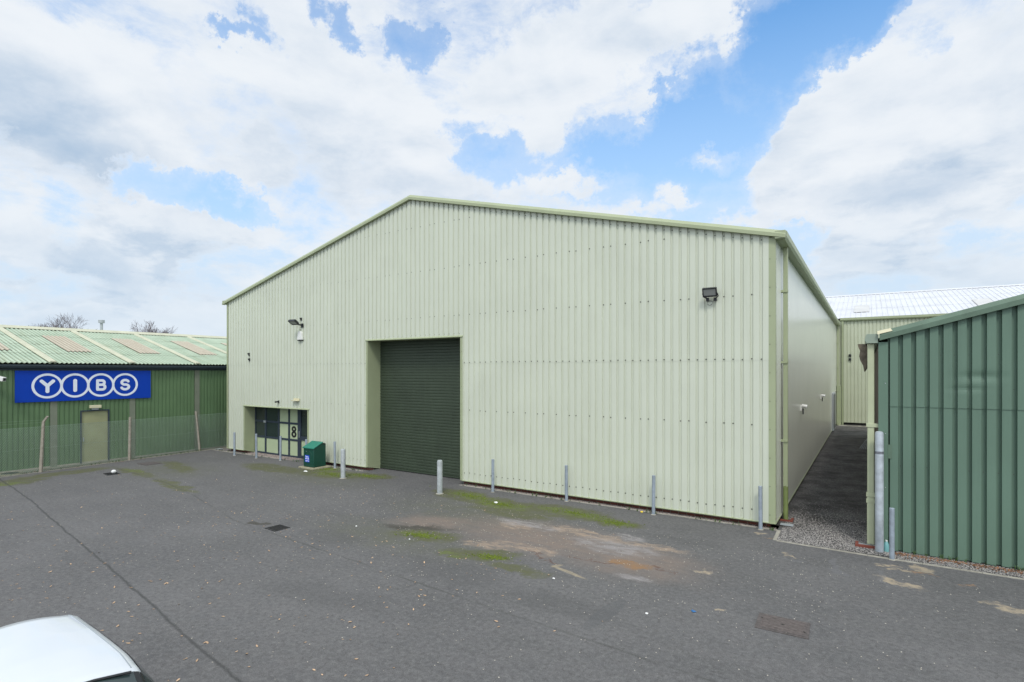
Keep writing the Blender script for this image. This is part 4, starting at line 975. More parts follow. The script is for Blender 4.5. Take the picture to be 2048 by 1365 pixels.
for (x0, y0), (x1, y1) in zip(FP[:-1], FP[1:]):
    for z_ in (0.10, 0.95, 1.79): wire(m, (x0 + .01, y0, z_), (x1 + .01, y1, z_), 0.004)
m.build('wire_mesh', WIRE, ft)
m = MB(); wire(m, (-27.05, 4.88, 2.08), (-27.33, 8.0, 2.06), 0.004); wire(m, (-27.05, 4.86, 1.98), (-27.34, 8.0, 1.96), 0.004); m.build('top_wire', WIRE, ft)

# ================================================================== REAR BUILDING
rb = thing('rear_building', (5, 47.4, 0), 'pale green building with white sheet roof beyond the end of the passage', 'building')
YR = 47.45
m = MB(); clad(m, breaks(-1.95, 36, 0.2285, SEG), lambda u, d, z: (u, YR + d, z), lambda x: 7.75, 0.18)
for zz in (2.6, 4.3, 6.0):
    for i in range(0, 40, 2): screw(m, (-1.9 + 0.2285 * (i + 0.83), YR + 0.040, zz), (0, -1, 0), 0.014)
m.build('front_wall', [RBWALL, SCREW], rb)
m = MB(); m.box(-1.9, 36, YR + 0.1, YR + 0.3, -.1, 0.20); m.build('plinth', DARK, rb)
m = MB(); m.box(35.9, 36, YR + .1, YR + 24, 0, 7.7); m.box(-14, 36, YR + 24, YR + 24.1, 0, 7.7); m.build('far_walls', RBWALL, rb)
m = MB(); sr = 0.25; YRr = YR + 12.1
for u0, u1, d0, d1 in breaks(-14, 36, 0.333, [(0.72, 0, 0), (0.80, 0, -0.035), (0.92, -0.035, -0.035), (1, -0.035, 0)]):
    for k_ in range(3):
        a, b = k_ / 3, (k_ + 1) / 3; la = 0.006 * k_
        m.face([(u0, YR - 0.15 + 12.25 * a, 7.86 + 3.06 * a - d0 + la), (u1, YR - 0.15 + 12.25 * a, 7.86 + 3.06 * a - d1 + la), (u1, YR - 0.15 + 12.25 * b, 7.86 + 3.06 * b - d1 + la), (u0, YR - 0.15 + 12.25 * b, 7.86 + 3.06 * b - d0 + la)])
    m.face([(u0, YRr, 10.92 - d0), (u1, YRr, 10.92 - d1), (u1, YRr + 12.25, 7.86 - d1), (u0, YRr + 12.25, 7.86 - d0)])
rr = m.build('roof', RBROOF, rb)
m = MB(); m.prism([(-14, YRr - 0.30, 10.905), (-14, YRr, 11.03), (-14, YRr + 0.3, 10.905), (-14, YRr + .3, 10.885), (-14, YRr, 11.0), (-14, YRr - 0.30, 10.885)], (50, 0, 0)); m.build('ridge_cap', RBROOF, rr)
for xx in (-0.9, 6.5):
    for k_ in range(1): 
        m = MB(); m.box(0, 1, 0, 1, 0, 1)
        y0_, y1_ = (2.2, 5.6); 
        m.v = [(xx + v[0] * 1.0, YR + y0_ + v[1] * (y1_ - y0_), 7.90 + (y0_ + v[1] * (y1_ - y0_)) * 0.25 + 0.045 + v[2] * 0.006) for v in m.v]
        m.build('rooflight', mat('clear_rooflight', (0.56, 0.555, 0.53), 0.5, var=0.1), rr)
m = MB(); m.prism([(-1.72, YR - 0.0, 7.68), (-1.72, YR - 0.16, 7.68), (-1.72, YR - 0.20, 7.75), (-1.72, YR - 0.20, 7.90), (-1.72, YR - 0.18, 7.90), (-1.72, YR - 0.0, 7.72)], (38, 0, 0)); m.build('gutter', TRIM, rb)
m = MB(); m.box(-1.62, -1.50, YR - 0.14, YR - 0.02, 0.0, 7.68); m.build('downpipe', TRIM, rb)
t = thing('wall_sensor', (-1.10, YR, 4.7), 'pair of tiny black sensors on the rear building wall', 'sensor')
for zz in (5.05, 4.75):
    m = MB(); m.box(-1.18, -1.02, YR - 0.10, YR + 0.01, zz, zz + 0.17); m.build('sensor_head', BLACK, t, bevel=0.01)
m = MB(); m.box(-1.8, 0.5, 46.3, 46.9, 0.006, 0.02); m2 = MB()
t = thing('channel_drain', (-0.6, 46.6, 0), 'pale concrete drainage strip with slotted covers at the far end of the passage', 'drain')
m.build('concrete_channel', EDGE, t)
for a in (-1.3, -0.4):
    m2.box(a, a + 0.7, 46.55, 46.68, 0.02, 0.03)
m2.build('slot_cover', IRON, t)

# ================================================================== DARK GREEN BUILDING (right)
YG, XG, GS_ = 14.77, 0.20, 0.277
gb = thing('green_shed', (5, YG, 0), 'dark green ribbed metal shed with sloping verge at the right edge', 'shed')
zg = lambda x: 4.70 + GS_ * (x - XG) if x < 6.2 else 4.70 + GS_ * (12.2 - XG - x)
SEGG = [(0.62, 0, 0), (0.66, 0, 0.080), (0.96, 0.080, 0.080), (1.0, 0.080, 0)]
m = MB(); gp = 0.2345
# one dented area where something backed into the sheets
def Pg(u, d, z): 
    dent = 0.030 * math.exp(-((u - 1.95) / 0.30) ** 2 - ((z - 3.88) / 0.09) ** 2) + 0.016 * math.exp(-((u - 1.75) / 0.25) ** 2 - ((z - 3.62) / 0.06) ** 2)
    return (u, YG + d + dent, z)
sg_ = breaks(XG + 0.17, 12.2, gp, SEGG, 0.045)
def clad_fine(m, segs, P, ztop, zbot, lap, lapd=0.014):
    for u0, u1, d0, d1 in segs:
        near = 1.1 < (u0 + u1) / 2 < 2.8
        for za, zb_, off in ((zbot, lap, 0), (lap, None, -lapd)):
            t0, t1 = (ztop(u0), ztop(u1)) if zb_ is None else (zb_, zb_)
            if zb_ is None and near:
                zz = [za + (3.4 - za)] ; steps = [za] + [3.4 + 0.04 * i for i in range(19)]
                for a, b in zip(steps[:-1], steps[1:]): m.face([P(u0, d0 + off, a), P(u1, d1 + off, a), P(u1, d1 + off, b), P(u0, d0 + off, b)])
                a = steps[-1]; m.face([P(u0, d0 + off, a), P(u1, d1 + off, a), P(u1, d1 + off, t1), P(u0, d0 + off, t0)])
            else: m.face([P(u0, d0 + off, za), P(u1, d1 + off, za), P(u1, d1 + off, t1), P(u0, d0 + off, t0)])
        m.face([P(u0, d0 - lapd, lap), P(u1, d1 - lapd, lap), P(u1, d1, lap), P(u0, d0, lap)])
clad_fine(m, sg_, Pg, lambda x: zg(x) - 0.03, 0.02, 3.21)
u = XG + 0.17 + 0.045 - gp; k = 0
while u < 3.4:
    x = u + 0.81 * gp; k += 1
    if x > XG + .2:
        for zz in (3.62 + 0.0, 1.9):
            if rng.random() < 0.6: screw(m, (x, YG + 0.074 + (0.006 if zz < 3.2 else 0), zz), (0, -1, 0), 0.009)
        if rng.random() < 0.5: screw(m, (x, YG + 0.074, 4.33), (0, -1, 0), 0.009)
    u += gp
m.build('gable_wall', [GRWALL, SCREW], gb)
m = MB(); m.prism([(XG, YG - 0.008, 0.02), (XG + 0.18, YG - 0.008, 0.02), (XG + 0.18, YG + 0.01, 0.02), (XG + 0.03, YG + 0.01, 0.02), (XG + 0.03, YG + 0.2, 0.02), (XG, YG + 0.2, 0.02)], (0, 0, 4.62)); 
for zz in (3.72, 2.6, 1.4): screw(m, (XG + 0.13, YG - 0.008, zz), (0, -1, 0), 0.010, 0.008, 1)
m.build('corner_flashing', [GRWALL, METALP], gb)
m = MB(); m.box(XG + 0.17, XG + 0.25, YG - 0.012, YG - 0.002, 2.05, 2.36); m.build('patch_plate', GRTRIM, gb)
m = MB(); m.box(XG + 0.002, XG + 0.10, YG + 0.2, 40, 0, 4.6); m.build('side_wall', BROWN, gb)
m = MB(); m.box(12.1, 12.2, YG + .1, 40, 0, 4.6); m.box(XG + .1, 12.1, 39.9, 40, 0, 4.6); m.build('far_walls', GRWALL, gb)
m = MB()
for x0, x1 in ((XG - 0.05, 6.2), (6.2, 12.25)):
    for u0, u1, d0, d1 in breaks(YG, 40, 0.333, [(0.75, 0, 0), (0.82, 0, -0.03), (0.93, -0.03, -0.03), (1, -0.03, 0)]):
        m.face([(x0, u0, zg(x0) + 0.02 - d0), (x1, u0, zg(x1 - 1e-4 if x1 == 6.2 else x1) + 0.02 - d0), (x1, u1, zg(x1 - 1e-4 if x1 == 6.2 else x1) + 0.02 - d1), (x0, u1, zg(x0) + 0.02 - d1)])
m.build('roof', GRTRIM, gb)
m = MB()
prof = [(YG + 0.03, -0.03), (YG - 0.10, -0.03), (YG - 0.10, 0.075), (YG - 0.05, 0.17), (YG + 0.15, 0.18), (YG + 0.15, 0.15), (YG - 0.035, 0.14), (YG - 0.08, 0.065), (YG - 0.08, -0.012), (YG + 0.03, -0.012)]
for a, b in ((XG + 0.02, 6.2), (6.2, 12.3)):
    za, zb_ = zg(a), zg(b - 1e-4 if b == 6.2 else b)
    if a == 6.2: za = zg(6.2001)
    m.prism([(a, y, za + z_) for y, z_ in prof], (b - a, 0, zb_ - za))
vg = m.build('verge_flashing', GRTRIM, gb)
m = MB(); m.prism([(XG - 0.02, YG - 0.108, zg(XG) + 0.11), (XG + 0.26, YG - 0.100, zg(XG + .26) + 0.11), (XG + 0.22, YG - 0.060, zg(XG + .22) + 0.182), (XG - 0.02, YG - 0.060, zg(XG) + 0.186)], (0, 0.05, 0.004)); m.build('flaked_paint_patch', CREAMP, vg)
gx = MB(); gx.prism([(XG - 0.26, YG - 0.02, 4.70), (XG - 0.22, YG - 0.02, 4.62), (XG - 0.005, YG - 0.02, 4.62), (XG - 0.005, YG - 0.02, 4.83), (XG - 0.22, YG - 0.02, 4.83), (XG - 0.24, YG - 0.02, 4.79)], (0, 25, 0)); gx.build('gutter', PALEG, gb, bevel=0.004)
m = MB(); m.box(-0.01, 0.125, 14.84, 14.95, 1.12, 4.62); dp = m.build('downpipe', DPCREAM, gb, bevel=0.02, seg=3)
m = MB(); m.box(-0.015, 0.13, 14.832, 14.958, 0.06, 1.14); m.build('lower_pipe', DPCREAM, dp, bevel=0.02, seg=3)
for zz in (2.72, 1.14, 1.0):
    m = MB(); m.box(-0.03, 0.235 if zz > 2 else 0.15, 14.825, 14.965, zz, zz + 0.085); m.build('pipe_bracket', DPCREAM, dp, bevel=0.004)
m = MB(); pl = [(-0.20, 4.62), (-0.03, 4.62), (0.0, 4.30), (-0.03, 4.05), (-0.07, 3.98), (-0.09, 4.12), (-0.14, 4.22), (-0.17, 4.34), (-0.15, 4.46), (-0.18, 4.54)]
m.prism([(a, 15.06, b) for a, b in pl], (0.02, 0.035, 0)); m.build('torn_lining', mat('torn_brown_lining', (0.15, 0.125, 0.09), 0.9, var=0.35, vscale=12, bumpn=0.5), gb)
t = thing('brick_gully', (0.03, 14.82, 0), 'small red brick gully surround under the cream downpipe', 'gully')
m = MB(); m.box(-0.24, 0.18, 14.70, 14.76, 0.0, 0.06); m.box(-0.24, -0.18, 14.765, 15.0, 0.0, 0.058); m.build('surround', CLAY, t, bevel=0.004)
m = MB(); m.box(-0.178, 0.18, 14.765, 15.0, 0.0, 0.02); m.build('cover', METALP, t)
t = thing('brick_gully', (-1.75, 16.2, 0), 'dark red gully surround at the foot of the mossy downpipe', 'gully')
m = MB(); m.box(-1.96, -1.66, 16.12, 16.17, 0.0, 0.05); m.box(-1.72, -1.66, 16.175, 16.45, 0.0, 0.048); m.build('surround', CLAY, t, bevel=0.004)
m = MB(); m.box(-1.95, -1.725, 16.175, 16.45, 0.0, 0.012); m.build('cover', IRON, t)

# ================================================================== CAR (bottom left, roof in view)
def car():
    t = thing('parked_car', (0, 0, 0), 'white parked car, only its roof and windscreen top in view at bottom left', 'car')
    def interp(tab, x):
        for (a, b), (c, d) in zip(tab[:-1], tab[1:]):
            if x <= c:
                f = (x - a) / (c - a); f = max(0, min(1, f)); return b + (d - b) * f
        return tab[-1][1]
    ZU = [(-2.05, 0.86), (-1.98, 1.02), (-1.80, 1.24), (-1.60, 1.37), (-1.52, 1.415), (-1.38, 1.445), (-0.8, 1.470), (-0.3, 1.480), (0.1, 1.478), (0.33, 1.470), (0.40, 1.45), (0.8, 1.24), (1.18, 1.01), (1.3, 0.97), (1.7, 0.90), (2.0, 0.80), (2.12, 0.66), (2.18, 0.5)]
    HW = [(-2.05, 0.76), (-1.7, 0.85), (-1.0, 0.885), (1.0, 0.885), (1.7, 0.86), (2.0, 0.76), (2.18, 0.60)]
    xs = sorted(set([-2.05 + i * 4.23 / 60 for i in range(61)] + [a for a, _ in ZU]))
    nv = 22
    def section(x):
        zu = interp(ZU, x); hw = interp(HW, x); zb = 0.93
        hood = max(0, min(1, (zu - 0.98) / 0.40)); top = hw * 0.86 + (0.585 + min(0, x) * 0.07 - hw * 0.86) * hood
        zl = min(zu - 0.06, 0.90); zsh = zu - 0.055
        pts = [(hw * 0.90, 0.22), (hw * 0.985, 0.30), (hw, 0.48), (hw * 0.995, min(0.68, zl)), (hw * (0.97), zl)]
        for i in range(1, 5):
            f = i / 4; pts.append((hw * 0.97 + (top - hw * 0.97) * f + 0.03 * math.sin(f * math.pi) * hood, zl + (zsh - zl) * f))
        pts += [(top - 0.022, zu - 0.028), (top - 0.065, zu - 0.010), (top - 0.13, zu)]
        for i in range(1, 6):
            f = i / 5; yy = (top - 0.13) * (1 - f); pts.append((yy, zu + 0.045 * (1 - (yy / (top - 0.13)) ** 2)))
        return pts
    def bow(x, yy, z_):      # front and tail curve round in plan
        s = (yy / 0.9) ** 2; 
        if z_ > 0.95: 
            if x > 0: return x - 0.03 * s * min(1, x / 0.4)
            return x + 0.06 * s * min(1, -x / 1.3)
        return x - 0.12 * s * (1 if x > 0 else -1) * abs(x) / 2.1
    secs = [section(x) for x in xs]; npt = len(secs[0])
    def pt(i, j, s, off=0.0):
        y_, z_ = secs[i][j]; x_ = xs[i]; return Vector((bow(x_, y_, z_), s * y_, z_))
    m = MB(); ws = MB(); rw = MB(); G2 = {(a, b): MB() for a in (1, -1) for b in (0, 1)}; PL = {1: MB(), -1: MB()}
    for s in (1, -1):
        for i in range(len(xs) - 1):
            for j in range(npt - 1):
                q = [pt(i, j, s), pt(i + 1, j, s), pt(i + 1, j + 1, s), pt(i, j + 1, s)]
                m.face(q)
                xm = (xs[i] + xs[i + 1]) / 2; n = (q[1] - q[0]).cross(q[3] - q[0]); n = n.normalized() if n.length > 1e-9 else Vector((0, 0, 1))
                if n.dot(Vector((0, s, 0.4))) < 0 and abs(n.y) > 0.2: n = -n
                if 0.40 <= xm <= 1.15 and j >= 10:
                    if n.z < 0: n = -n
                    ws.face([p + n * 0.006 for p in q])
                if -1.95 < xm < -1.68 and j >= 9:
                    if n.z < 0: n = -n
                    rw.face([p + n * 0.006 for p in q])
                if 0.38 <= xm <= 1.15 and j in (8, 9): PL[s].face([p + n * 0.005 for p in q])
                if 4 <= j <= 7 and (-1.50 < xm < -0.30 or -0.22 < xm < 0.75):
                    G2[(s, int(xm > -0.25))].face([p + n * 0.006 for p in q])
        for k_ in (0, len(xs) - 1): m.face([pt(k_, j, s) for j in range(npt)] + [Vector((bow(xs[k_], 0, .5), 0, 0.22))])
    m.face([(-1.7, -0.78, 0.23), (2.0, -0.7, 0.23), (2.0, 0.7, 0.23), (-1.7, 0.78, 0.23)])
    body = m.build('car_body', CARP, t, smooth=True)
    ws.build('windscreen', CARGLASS, t, smooth=True); rw.build('rear_window', CARGLASS, t, smooth=True); 
    for gq in G2.values(): gq.build('side_window', CARGLASS, t, smooth=True)
    for gq in PL.values(): gq.build('pillar_trim', BLACK, t, smooth=True)
    m = MB()
    for s in (1, -1):      # ditch moulding along each roof edge
        line = [pt(i, 10, s) + Vector((0, 0, 0.001)) for i in range(len(xs)) if -1.50 < xs[i] < 0.36]
        m.tube(line, 0.0045, 6)
    m.build('roof_moulding', CARD, body)
    m = MB()
    for xx in (-1.25, -0.26): m.tube([Vector((bow(xx, yy, 1.5), yy, 0)) for yy in (0.2, 0.1)], 0.001, 3)
    m = MB(); m.tube([(0.42, -0.50, 1.458), (0.41, -0.25, 1.490), (0.405, 0, 1.500), (0.41, 0.25, 1.490), (0.42, 0.50, 1.458)], 0.011, 6); m.build('header_seal', BLACK, t, smooth=True)
    m = MB(); m.tube([(1.16, -0.55, 1.03), (0.95, 0.05, 1.19), (0.80, 0.30, 1.285)], 0.012, 6); m.tube([(1.18, 0.05, 1.05), (1.02, 0.40, 1.13), (0.86, 0.52, 1.20)], 0.012, 6); m.build('wiper', BLACK, t, smooth=True)
    for s in (1, -1):
        m = MB(); m.box(0.66, 0.80, s * 0.93 - 0.11, s * 0.93 + 0.11, 0.93, 1.10); m.build('door_mirror', CARP, t, bevel=0.035, smooth=True, seg=3)
        m = MB(); m.tube([(2.0, s * 0.45, 0.70), (2.10, s * 0.45, 0.68)], [0.12, 0.10], 14); m.build('headlight', LENS, t, smooth=True)
        m = MB(); m.box(-1.80, -1.72, s * 0.62 - 0.08, s * 0.62 + 0.08, 0.72, 1.0); m.build('tail_light', REDL, t, bevel=0.01)
        m = MB(); m.box(-0.35, -0.20, s * 0.889 - 0.012, s * 0.889 + 0.012, 0.80, 0.83); m.build('door_handle', CARP, t, bevel=0.008)
        for xx in (-1.22, 1.38):
            m = MB(); ys = [s * 0.66, s * 0.68, s * 0.87, s * 0.89]; m.tube([(xx, y, 0.31) for y in ys], [0.26, 0.31, 0.31, 0.27], 28)
            wl = m.build('wheel', TYRE, t, smooth=True)
            m = MB(); m.tube([(xx, s * 0.885, 0.31), (xx, s * 0.898, 0.31)], [0.20, 0.17], 20); m.build('rim', ALLOY, wl, smooth=True)
    return t
cr = car()
cr_rot = R_(-8)
hx, hy = 0.33, 0.585       # local front-left corner of the roof
cr.rotation_euler = (0, 0, cr_rot)
wx, wy = -5.29, 2.22
cr.location = (wx - (hx * math.cos(cr_rot) - hy * math.sin(cr_rot)), wy - (hx * math.sin(cr_rot) + hy * math.cos(cr_rot)), 0)

# ================================================================== COVERS, GRATES, LITTER
def place_xy(o, x, y, rz=0): o.location = (x, y, 0); o.rotation_euler = (0, 0, rz)
t = thing('manhole_cover', (0, 0, 0), 'large rusty ribbed manhole cover at lower right', 'manhole cover')
m = MB(); m.box(-0.37, 0.37, -0.30, 0.30, 0.001, 0.010); m.build('frame', IRON, t)
m = MB(); m.box(-0.33, 0.33, -0.26, 0.26, 0.0101, 0.014); cv = m.build('cover', IRON, t)
m = MB()
for i in range(-9, 10):
    o = i * 0.06
    a, b = max(-0.31, o - 0.24), min(0.31, o + 0.24)
    if b - a > 0.05: m.prism([(a, (a - o), 0.0141), (b, (b - o), 0.0141), (b, (b - o) + 0.022, 0.0141), (a, (a - o) + 0.022, 0.0141)], (0, 0, 0.004))
m.build('cover_ribs', mat('worn_iron', (0.145, 0.120, 0.110), 0.65, metal=0.2, var=0.3, vscale=20), cv)
m = MB(); m.box(-0.03, 0.03, -0.01, 0.01, 0.0185, 0.019); m.box(-0.32, -0.29, 0.1, 0.12, 0.0185, 0.019); m.box(0.29, 0.32, -0.12, -0.10, 0.0185, 0.019); m.build('lifting_hole', DARK, cv)
place_xy(t, -1.12, 9.52, R_(2))
def grate(x, y, w_, h_, rz, label, mt=IRON):
    t = thing('drain_grate', (0, 0, 0), label, 'drain grate', 'drain grates in the yard')
    m = MB(); e = 0.03
    m.box(-w_ / 2, w_ / 2, -h_ / 2, -h_ / 2 + e, 0.001, 0.014); m.box(-w_ / 2, w_ / 2, h_ / 2 - e, h_ / 2, 0.001, 0.014)
    m.box(-w_ / 2, -w_ / 2 + e, -h_ / 2 + e, h_ / 2 - e, 0.001, 0.014); m.box(w_ / 2 - e, w_ / 2, -h_ / 2 + e, h_ / 2 - e, 0.001, 0.014); m.build('frame', mt, t)
    m = MB(); n = 9
    for i in range(n):
        xx = -w_ / 2 + e + (w_ - 2 * e) * (i + 0.5) / n; m.box(xx - 0.009, xx + 0.009, -h_ / 2 + e, h_ / 2 - e, 0.003, 0.012)
    m.build('bars', mt, t)
    m = MB(); m.box(-w_ / 2 + e, w_ / 2 - e, -h_ / 2 + e, h_ / 2 - e, 0.001, 0.0028); m.build('dark_pit', DARK, t)
    place_xy(t, x, y, rz); return t
grate(-12.58, 8.42, 0.46, 0.42, R_(-3), 'dark drain grate in the middle of the yard beside a damp patch', IROND)
grate(-24.6, 9.35, 0.60, 0.42, R_(-8), 'dark drain grate under the white ball near the fence', IROND)
t = thing('inspection_cover', (-25.9, 11.2, 0), 'flat brown inspection cover near the fence', 'cover')
m = MB(); m.box(-26.35, -25.55, 10.95, 11.6, 0.001, 0.012); m.build('plate', IRON, t)
m = MB(); m.box(-26.30, -25.60, 11.0, 11.55, 0.0121, 0.015); m.build('plate_rim', IRON, t)
t = thing('round_cover', (-28.0, 7.3, 0), 'round dark cover in a concrete ring at the left edge', 'cover')
m = MB(); m.tube([(-27.75, 7.15, 0.005), (-27.75, 7.15, 0.045)], [0.40, 0.38], 28); m.build('concrete_ring', SLAB, t, smooth=True)
m = MB(); m.tube([(-27.75, 7.15, 0.046), (-27.75, 7.15, 0.055)], 0.27, 28); m.build('lid', IROND, t, smooth=True)
# white ball
m = MB()
for i in range(8):
    for j in range(14):
        def sp(a, b): th = math.pi * a / 8; ph = 2 * math.pi * b / 14; return (-24.55 + 0.085 * math.sin(th) * math.cos(ph), 9.40 + 0.085 * math.sin(th) * math.sin(ph), 0.086 + 0.07 * math.cos(th))
        m.face([sp(i, j), sp(i, j + 1), sp(i + 1, j + 1), sp(i + 1, j)] if 0 < i < 7 else ([sp(i, j), sp(i + 1, j + 1), sp(i + 1, j)] if i == 0 else [sp(i, j), sp(i, j + 1), sp(i + 1, j)]))
tag(m.build('ball', PAPER, at=(-24.55, 9.4, 0), smooth=True), 'small white ball lying on the drain grate near the fence', 'ball')
def scrap(name, x, y, s, mt, label, cat, seed, group=None, hh=0.35):
    rr = random.Random(seed); m = MB(); n = 9; 
    ring = [(x + s * math.cos(2 * math.pi * i / n) * rr.uniform(.6, 1.1), y + 0.7 * s * math.sin(2 * math.pi * i / n) * rr.uniform(.6, 1.1), 0.006 + rr.uniform(0, .25) * s) for i in range(n)]
    c0 = (x, y, 0.02 + hh * s)
    for i in range(n):
        a, b = ring[i], ring[(i + 1) % n]; mid = ((a[0] + b[0]) / 2 * .5 + x * .5, (a[1] + b[1]) / 2 * .5 + y * .5, 0.01 + rr.uniform(.1, .7) * s)
        m.face([a, b, mid]); m.face([b, c0, mid]); m.face([c0, a, mid])
        m.face([a, b, (x, y, 0.005)])
    return tag(m.build(name, mt, at=(x, y, 0)), label, cat, group)
GP = 'scraps of white litter on the asphalt'
scrap('paper_scrap', -9.42, 13.62, 0.085, PAPER, 'crumpled white paper on the moss in front of the wall', 'litter', 1, GP)
scrap('paper_scrap', -18.65, 13.72, 0.10, PAPER, 'white scrap on the moss in front of the bin slab', 'litter', 2, GP)
scrap('paper_scrap', -11.0, 9.6, 0.035, PAPER, 'small white scrap left of the dark moss patch', 'litter', 3, GP)
scrap('paper_scrap', -5.05, 9.25, 0.035, PAPER, 'small white scrap below the cream streak', 'litter', 4, GP)
scrap('paper_scrap', -3.05, 8.75, 0.030, PAPER, 'small white scrap right of the dark patch', 'litter', 5, GP)
scrap('paper_scrap', -9.1, 9.55, 0.03, PAPER, 'tiny white scrap on the edge of the dark moss patch', 'litter', 8, GP)
scrap('plastic_scrap', -2.42, 9.25, 0.05, BRIGHTB, 'small blue scrap on the asphalt', 'litter', 6, hh=0.2)
scrap('yellow_scrap', -5.35, 14.95, 0.06, YEL, 'small yellow scrap against the wall edging', 'litter', 7)
# flat plates and teal canister
t = thing('metal_plate', (-1.72, 15.55, 0), 'small pale metal plate on the gravel by the warehouse corner', 'plate')
m = MB(); m.box(-1.90, -1.60, 15.62, 15.78, 0.02, 0.045); m.build('plate', METALP, t, bevel=0.004)
t = thing('metal_plate', (-27.5, 15.2, 0), 'pale metal plate on the ground at the left corner of the warehouse', 'plate')
m = MB(); m.box(-27.72, -27.42, 15.05, 15.30, 0.02, 0.05); m.build('plate', METALP, t, bevel=0.004)
t = thing('canister', (0.33, 14.68, 0), 'small teal plastic canister beside the guard post', 'canister')
m = MB(); m.tube([(0.345, 14.66, 0.0), (0.345, 14.66, 0.16), (0.345, 14.66, 0.20), (0.345, 14.66, 0.23)], [0.052, 0.052, 0.035, 0.02], 14); m.build('bottle', TEAL, t, smooth=True)
m = MB(); m.tube([(0.345, 14.66, 0.231), (0.345, 14.66, 0.255)], 0.022, 12); m.build('cap', WHITEP, t, smooth=True)
t = thing('wire_rack', (0.05, 34, 0), 'bent grey wire rack on the passage floor', 'rack')
m = MB()
for a in range(5): m.tube([(-0.35 + a * .08, 33.2, 0.02), (0.0, 34.0, 0.5 - a * .05)], 0.012, 5)
m.build('wires', METALP, t)

# leaves, stones: scattered ground cover
def leaves(name, spots, mt, s0, s1, seed):
    rr = random.Random(seed); m = MB()
    for x, y in spots:
        s = rr.uniform(s0, s1); a = rr.uniform(0, 6.28); ca, sa = math.cos(a), math.sin(a)
        pts = [(-1, 0, 0), (-.4, -.42, .18), (.4, -.38, .22), (1, 0, rr.uniform(.1, .8)), (.4, .38, .3), (-.4, .42, .12)]
        pts = [(x + s * (p[0] * ca - p[1] * sa), y + s * (p[0] * sa + p[1] * ca), 0.004 + s * p[2]) for p in pts]
        m.face([pts[0], pts[1], pts[2], pts[3]]); m.face([pts[0], pts[3], pts[4], pts[5]])
    return tag(m.build(name, mt), kind='stuff')
rr = random.Random(11); sp_ = []
while len(sp_) < 520:
    x = rr.gauss(-11.0, 5.5); y = rr.uniform(2.6, 13)
    if x < -26.5 or x > 2: continue
    if x > -4.5 and rr.random() < 0.85: continue
    if y > 9.5 and rr.random() < 0.5: continue
    sp_.append((x, y))
leaves('fallen_leaves', sp_, LEAFM, 0.014, 0.036, 5)
sp_ = [(rr.uniform(0.45, 3.5), 14.70 - abs(rr.gauss(0, 0.13))) for _ in range(700)]
leaves('leaf_litter', sp_, LEAFB, 0.018, 0.035, 6)
sp_ = [(-27.6 + rr.uniform(-.5, .25), rr.uniform(5, 12)) for _ in range(200)]
leaves('verge_leaf_litter', sp_, LEAFB, 0.02, 0.035, 9)
def stones(name, n, fx, s0, s1, mt, seed):
    r2 = random.Random(seed); m = MB()
    for _ in range(n):
        x, y = fx(r2); s = r2.uniform(s0, s1)
        v = [Vector((r2.uniform(.6, 1), 0, 0)), Vector((0, r2.uniform(.6, 1), 0)), Vector((-r2.uniform(.6, 1), 0, 0)), Vector((0, -r2.uniform(.6, 1), 0)), Vector((r2.uniform(-.3, .3), r2.uniform(-.3, .3), r2.uniform(.5, .9)))]
        a = r2.uniform(0, 6.28); ca, sa = math.cos(a), math.sin(a); i = len(m.v)
        m.v += [(x + s * (p.x * ca - p.y * sa), y + s * (p.x * sa + p.y * ca), 0.004 + s * p.z) for p in v]
        for j in range(4): m.f.append([i + j, i + (j + 1) % 4, i + 4]); m.mi.append(0)
    return tag(m.build(name, mt), kind='stuff')
stones('loose_gravel', 9000, lambda q: ((q.uniform(-1.82, 0.5), 14.25 + abs(q.gauss(0, 1.6))) if q.random() < .75 else (q.uniform(0.3, 3.6), q.uniform(14.2, 14.78))), 0.008, 0.018, STONE, 21)
stones('margin_stones', 5000, lambda q: ((q.uniform(-11.9, -1.95), q.uniform(15.10, 15.36)) if q.random() < .6 else (q.uniform(-25.2, -21.5), q.uniform(15.08, 15.66))), 0.008, 0.018, mat('warm_stone_chip', (0.34, 0.27, 0.24), 0.9, var=0.5, vscale=25), 22)

MOSSG = mat('moss_cushion', (0.105, 0.140, 0.014), 0.95, var=0.45, vscale=14)
def spots(r2, el, n):
    out = []
    while len(out) < n:
        x, y, rx, ry, rot = r2.choice(el)[:5]; a = r2.uniform(0, 6.28); q = abs(r2.gauss(0, 0.42)); c_, s_ = math.cos(R_(rot)), math.sin(R_(rot))
        dx, dy = rx * q * math.cos(a), ry * q * math.sin(a)
        px_, py_ = x + dx * c_ - dy * s_, y + dx * s_ + dy * c_
        if py_ < 15.0: out.append((px_, py_))
    return out
BRS = [(-10.6, 13.95, 1.3, 0.45, -8), (-9.2, 13.55, 1.3, 0.5, 0), (-6.9, 13.85, 1.7, 0.45, -4), (-5.55, 13.55, 0.7, 0.4, 0), (-9.1, 9.95, 0.8, 0.32, 15), (-6.75, 9.62, 0.6, 0.22, 10), (-17.3, 13.95, 1.5, 0.5, 0), (-16.0, 14.45, 1.1, 0.4, 8), (-18.5, 14.6, 0.8, 0.5, 0)]
r2 = random.Random(33); pts_ = spots(r2, BRS, 2600); it = iter(pts_)
stones('moss', 2600, lambda q: next(it), 0.012, 0.030, MOSSG, 34)
stones('yard_grit', 2600, lambda q: (q.gauss(-7.5, 5.0), 13.2 - abs(q.gauss(0, 3.2))) if q.random() < .6 else (q.uniform(-26, 3), q.uniform(3, 14)), 0.007, 0.016, mat('pale_grit', (0.42, 0.39, 0.33), 0.9, var=0.4, vscale=20), 35)
